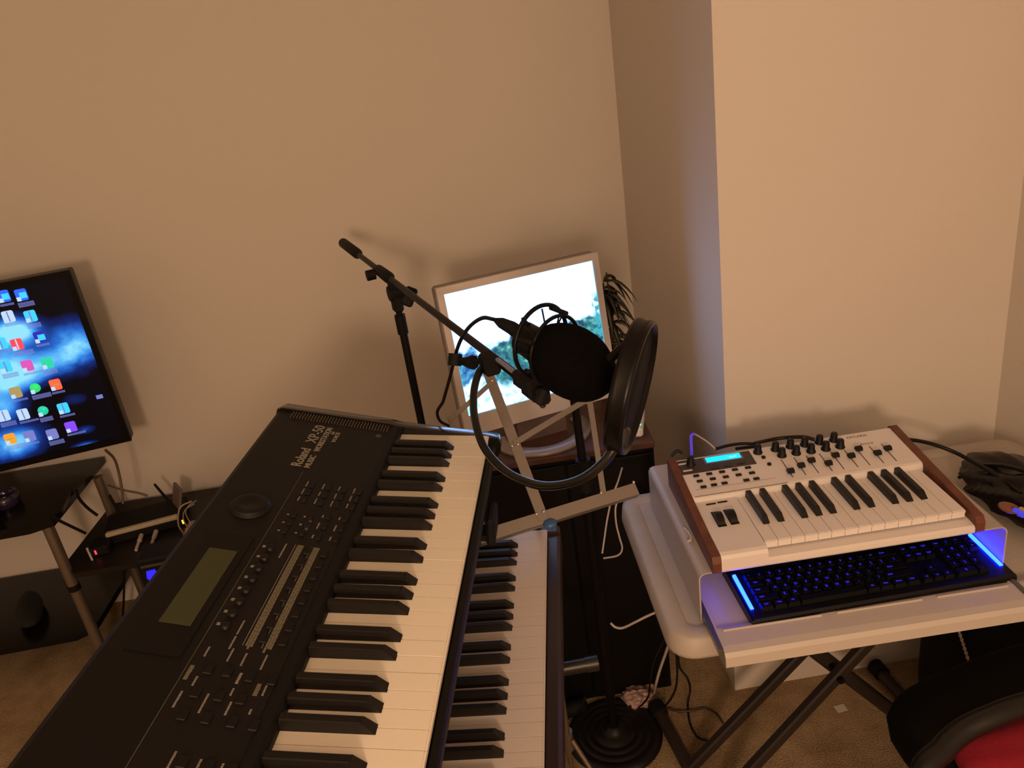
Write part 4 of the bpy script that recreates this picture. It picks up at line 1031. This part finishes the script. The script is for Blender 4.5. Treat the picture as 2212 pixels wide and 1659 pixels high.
# ------------------------------------------------------------------ cables and clutter on the right
cable('signal_cable', [atd(1930, 951, 1.62), atd(1965, 950, 1.64), atd(2010, 958, 1.65), atd(2060, 976, 1.64), atd(2110, 1002, 1.60), atd(2150, 1026, 1.56), atd(2180, 1045, 1.53), atd(2206, 1066, 1.50)], .0042, BKCAB, 'black cable arching from behind the white keyboard towards the right wall')
cable('audio_cable', [atd(1630, 958, 1.60), atd(1655, 952, 1.63), atd(1690, 946, 1.63), atd(1735, 944, 1.61), atd(1760, 950, 1.60)], .0040, BKCAB, 'black cable curving along the back edge of the white keyboard')
cable('looped_cable', [atd(1545, 970, 1.66), atd(1575, 962, 1.67), atd(1610, 958, 1.67), atd(1640, 962, 1.66), atd(1590, 969, 1.64)], .0034, BKCAB, 'thin black looped cable behind the display of the white keyboard')
cable('small_loop_cable', [atd(1449, 986, 1.62), atd(1457, 977, 1.62), atd(1466, 974, 1.62), atd(1474, 979, 1.62)], .0036, BKCAB, 'short black cable loop behind the left wooden cheek')
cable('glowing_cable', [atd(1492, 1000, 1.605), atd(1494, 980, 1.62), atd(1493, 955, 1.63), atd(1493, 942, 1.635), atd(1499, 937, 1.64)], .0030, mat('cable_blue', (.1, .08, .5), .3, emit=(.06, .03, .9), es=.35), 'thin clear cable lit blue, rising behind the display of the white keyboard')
cable('clear_cable', [atd(1499, 937, 1.64), atd(1512, 944, 1.65), atd(1530, 956, 1.66), atd(1548, 972, 1.66)], .0018, mat('cable_clear', (.45, .36, .34), .3), 'thin pale cable slanting down to the shelf beside the blue lit cable')
bgp = atz(2150, 1110, TZ)
bag = thing('leather_bag', 'crumpled shiny black bag lying at the right end of the folding table', 'bag', at=(.915, 1.295, TZ), rz=.10)
b = MB(); rnd = random.Random(5)
def crump(d): return 1 + .10 * math.sin(7 * d.x + 3 * d.y) * math.cos(5 * d.z + 4 * d.y) + .06 * math.sin(13 * d.y + 9 * d.z) + .03 * math.sin(23 * d.x)
b.blob((.055, -.01, .044), (.090, .140, .042), n=48, k=28, f=crump); b.build('bag_body', LEATHER, bag)
b = MB(); b.tube(spline([(.0, .11, .02), (.02, .05, .078), (.05, -.04, .090), (.075, -.12, .045)], 8), .0042, 10); b.build('strap', LEATHER, bag)
q = MB(); p = atd(2180, 1097, 1.33); q.blob((0, 0, 0), (.011, .018, .008), n=20, k=12); q.lathe([(.0085, -.004), (.0085, .004)], 16, 1, mx=align((.003, -.019, -.001), (0, 1, 0)))
o = tag(q.build('lighter', [mat('copper_plastic', (.20, .07, .045), .25), mat('brass', (.7, .55, .35), .25, metal=.9)]), 'copper coloured lighter with brass tip, on the black bag', 'lighter'); o.matrix_world = Matrix.Translation(p) @ Matrix.Rotation(.5, 4, 'Z')
q = MB(); q.box((-.004, -.013, -.003), (.004, .013, .003), ch=.0015); o = tag(q.build('usb_stick', mat('stick_blue', (.05, .05, .8), .3, emit=(.05, .06, 1), es=.5)), 'small blue glowing stick at the right edge of the black bag', 'usb stick'); o.matrix_world = Matrix.Translation(atd(2204, 1108, 1.30)) @ Matrix.Rotation(.2, 4, 'Z')
q = MB(); q.tube(spline([(0, .04, .002), (.004, .02, .003), (.002, .0, .003), (-.006, -.006, .003)], 5), .0024, 8)
o = tag(q.build('cable_tie', PAPER), 'small pale plastic tie lying on the shelf beside the left wooden cheek', 'cable tie'); o.matrix_world = F3 @ Matrix.Translation((-.109, .085, SZ))
# white cables between cabinet and table
cable('white_cable', [atd(1344, 1010, 1.62), atd(1335, 1040, 1.62), atd(1322, 1075, 1.61), atd(1312, 1120, 1.62), atd(1306, 1160, 1.63), atd(1301, 1195, 1.64)], .0019, WHCAB, 'thin white cable hanging in front of the black cabinet, left of two')
cable('white_cable', [atd(1342, 1065, 1.60), atd(1330, 1095, 1.60), atd(1331, 1130, 1.61), atd(1338, 1160, 1.62), atd(1344, 1185, 1.63), atd(1334, 1200, 1.64), atd(1304, 1206, 1.66)], .0019, WHCAB, 'thin white cable hanging in front of the black cabinet, right of two')
cable('grey_cable', [atd(1319, 1346, 1.72), atd(1330, 1355, 1.72), atd(1346, 1356, 1.72), atd(1372, 1344, 1.70), atd(1400, 1330, 1.69), atd(1440, 1313, 1.68)], .0028, WHCAB, 'short grey white cable sagging from the stand to the table edge')
cable('thick_white_cord', [atd(1455, 1330, 1.74), atd(1452, 1365, 1.78), atd(1440, 1405, 1.84), atd(1426, 1445, 1.90), atd(1416, 1482, 1.97), atz(1413, 1500, .01)], .0034, WHCAB, 'thick white cord dropping from the table edge to the carpet beside the cabinet')
cable('thin_dark_cord', [atd(1452, 1350, 1.76), atd(1430, 1390, 1.82), atd(1412, 1430, 1.88), atd(1405, 1470, 1.94), atd(1400, 1505, 2.0), atz(1378, 1530, .008), atz(1350, 1545, .008), atz(1335, 1552, .024)], .0026, BKCAB, 'thin black cord looping to the ringed stand base, left of the white cord')
cable('black_cord', [atd(1466, 1364, 1.66), atd(1461, 1390, 1.70), atd(1462, 1425, 1.76), atd(1463, 1455, 1.82), atd(1460, 1485, 1.88), atd(1450, 1508, 1.92), atz(1437, 1525, .012)], .0028, BKCAB, 'black cord dropping from the table corner to the foot cap')
cable('black_cord', [atd(1469, 1364, 1.66), atd(1465, 1400, 1.72), atd(1468, 1440, 1.79), atd(1485, 1465, 1.85), atd(1491, 1490, 1.90), atz(1486, 1520, .006), atz(1490, 1560, .006), atz(1505, 1590, .006), atz(1530, 1602, .006)], .0028, BKCAB, 'black cord dropping from the table corner and curling over the carpet')
cable('brown_floor_cord', [atz(1438, 1528, .006), atz(1465, 1536, .006), atz(1495, 1535, .006), atz(1525, 1530, .006), atz(1548, 1542, .006), atz(1562, 1562, .006)], .0030, mat('cord_brown', (.05, .025, .015), .5), 'brown cord lying curved on the carpet behind the crossed table leg')
cable('stand_cord', [atd(1264, 1505, 2.0), atd(1258, 1525, 2.03), atz(1252, 1545, .008), atz(1240, 1552, .008)], .0035, BKCAB, 'short black cord beside the pole foot of the ringed stand')
# plastic bag under the cabinet edge
bgp = atz(1375, 1500, .0)
q = MB(); rnd = random.Random(2)
q.blob((0, 0, .022), (.042, .034, .020), n=36, k=20, f=lambda d: 1 + .22 * math.sin(9 * d.x + 5 * d.y) * math.cos(11 * d.z + 3 * d.x) + .1 * math.sin(19 * d.y))
o = tag(q.build('crumpled_wrapper', mat('wrapper', (.34, .22, .21), .3, var=.6, vscale=60)), 'crumpled pinkish plastic wrapper on the carpet at the foot of the cabinet', 'wrapper'); o.location = (bgp.x, bgp.y - .03, 0)
q = MB(); q.box((-.02, -.015, 0), (.02, .015, .03), ch=.003); o = tag(q.build('small_box', mat('box_cream', (.6, .42, .28), .6)), 'small cream box standing behind the pinkish wrapper', 'box'); p_ = atz(1396, 1485, 0); o.location = (p_.x, p_.y, 0)
q = MB(); q.tube([(0, 0, .022), (-.09, -.02, .022)], .021, 18); q.blob((0, 0, .022), (.021, .021, .021), n=18, k=10)
o = tag(q.build('pedal', BLK), 'dark rounded foot pedal on the carpet left of the ringed base', 'pedal'); p_ = atz(1255, 1538, 0); o.location = (p_.x, p_.y, 0)
q = MB(); q.box((-.014, -.011, 0), (.014, .011, .0012)); o = tag(q.build('paper_scrap', PAPER), 'small white paper scrap on the carpet under the table', 'paper'); p_ = atz(1816, 1531, 0); o.matrix_world = Matrix.Translation((p_.x, p_.y, 0.001)) @ Matrix.Rotation(.15, 4, 'Z')
# backpack with white stitched line
bk = thing('backpack', 'black backpack with a dotted white stitch line, under the right of the table', 'backpack', at=(1.02, 1.42, 0), rz=.1)
b = MB(); b.blob((0, 0, .20), (.125, .11, .20), n=36, k=22, f=lambda d: (1 / (abs(d.x) ** 4 + abs(d.y) ** 4 + abs(d.z) ** 4) ** .25) * .98); b.build('bag_body', mat('bag_black', (.003, .0027, .0027), .7, spec=.15), bk)
b = MB()
for k_ in range(14):
    p = (bk.matrix_world.inverted() @ aty(2073 + 5.6 * k_ * .55, 1365 + 9.4 * k_, 1.285 - .0 * k_)); b.box((p.x - .0022, p.y - .001, p.z - .0045), (p.x + .0022, p.y + .006, p.z + .0045), ch=.001)
b.build('stitch_line', mat('stitch', (.45, .40, .36), .6), bk, 'dotted white stitching')
q = MB()
for i in range(5): q.box((-.045 + .002 * i, -.03 + .003 * i, .003 * i), (.045 + .002 * i, .03 + .003 * i, .003 * i + .002))
o = tag(q.build('paper_stack', mat('paper_dim', (.28, .24, .20), .8)), 'small loose stack of papers on the carpet beside the backpack', 'papers'); p_ = atz(2035, 1490, 0); o.matrix_world = Matrix.Translation((p_.x, p_.y, .0)) @ Matrix.Rotation(-.6, 4, 'Z')
# office chair with red jacket
ch = thing('office_chair', 'black office chair with curved armrest, at the lower right corner of the photo', 'chair', at=(.86, .93, 0), rz=.25)
b = MB(); b.blob((0, 0, .46), (.255, .25, .045), n=40, k=18, f=lambda d: (1 / (abs(d.x) ** 4 + abs(d.y) ** 4 + abs(d.z) ** 2.5) ** .25)); b.build('seat', mat('chair_fabric', (.004, .0035, .0035), .8, spec=.2), ch)
b = MB(); ci = ch.matrix_world.inverted()
b.tube([ci @ p for p in spline([Vector((.64, .80, .45)), atz(2000, 1690, .58), atz(2038, 1618, .60), atz(2082, 1578, .61), atz(2145, 1548, .62), atz(2225, 1520, .62), Vector((.98, .97, .60)), Vector((1.03, .90, .47))], 8)], .019, 14); b.build('armrest', mat('chair_plastic', (.008, .007, .0065), .35, spec=.4), ch)
b = MB(); b.tube([(0, 0, .07), (0, 0, .43)], .028, 16); b.build('gas_column', BLKMET, ch)
for k_ in range(5):
    a = math.radians(72 * k_ + 20); ca, sa = math.cos(a), math.sin(a)
    b = MB(); b.tube([(0, 0, .10), (.27 * ca, .27 * sa, .07)], [.024, .016], 12); lgx = b.build('leg', BLKMET, ch)
    b = MB(); b.tube([(.27 * ca - .02 * sa, .27 * sa + .02 * ca, .028), (.27 * ca + .02 * sa, .27 * sa - .02 * ca, .028)], .027, 16); b.build('caster', BLK, lgx)
q = MB(); q.blob((0, 0, .03), (.15, .10, .038), n=48, k=20, f=lambda d: (1 / (abs(d.x) ** 3.2 + abs(d.y) ** 3.2 + abs(d.z) ** 2.5) ** (1 / 3)) * (1 + .05 * math.sin(6 * d.x + 2 * d.y) + .02 * math.sin(14 * d.y)))
o = tag(q.build('red_garment', RED), 'bright red folded garment lying on the seat of the black office chair', 'garment'); p_ = atz(2160, 1672, .53); o.matrix_world = Matrix.Translation((.782, .862, .497)) @ Matrix.Rotation(-.05, 4, 'Z')
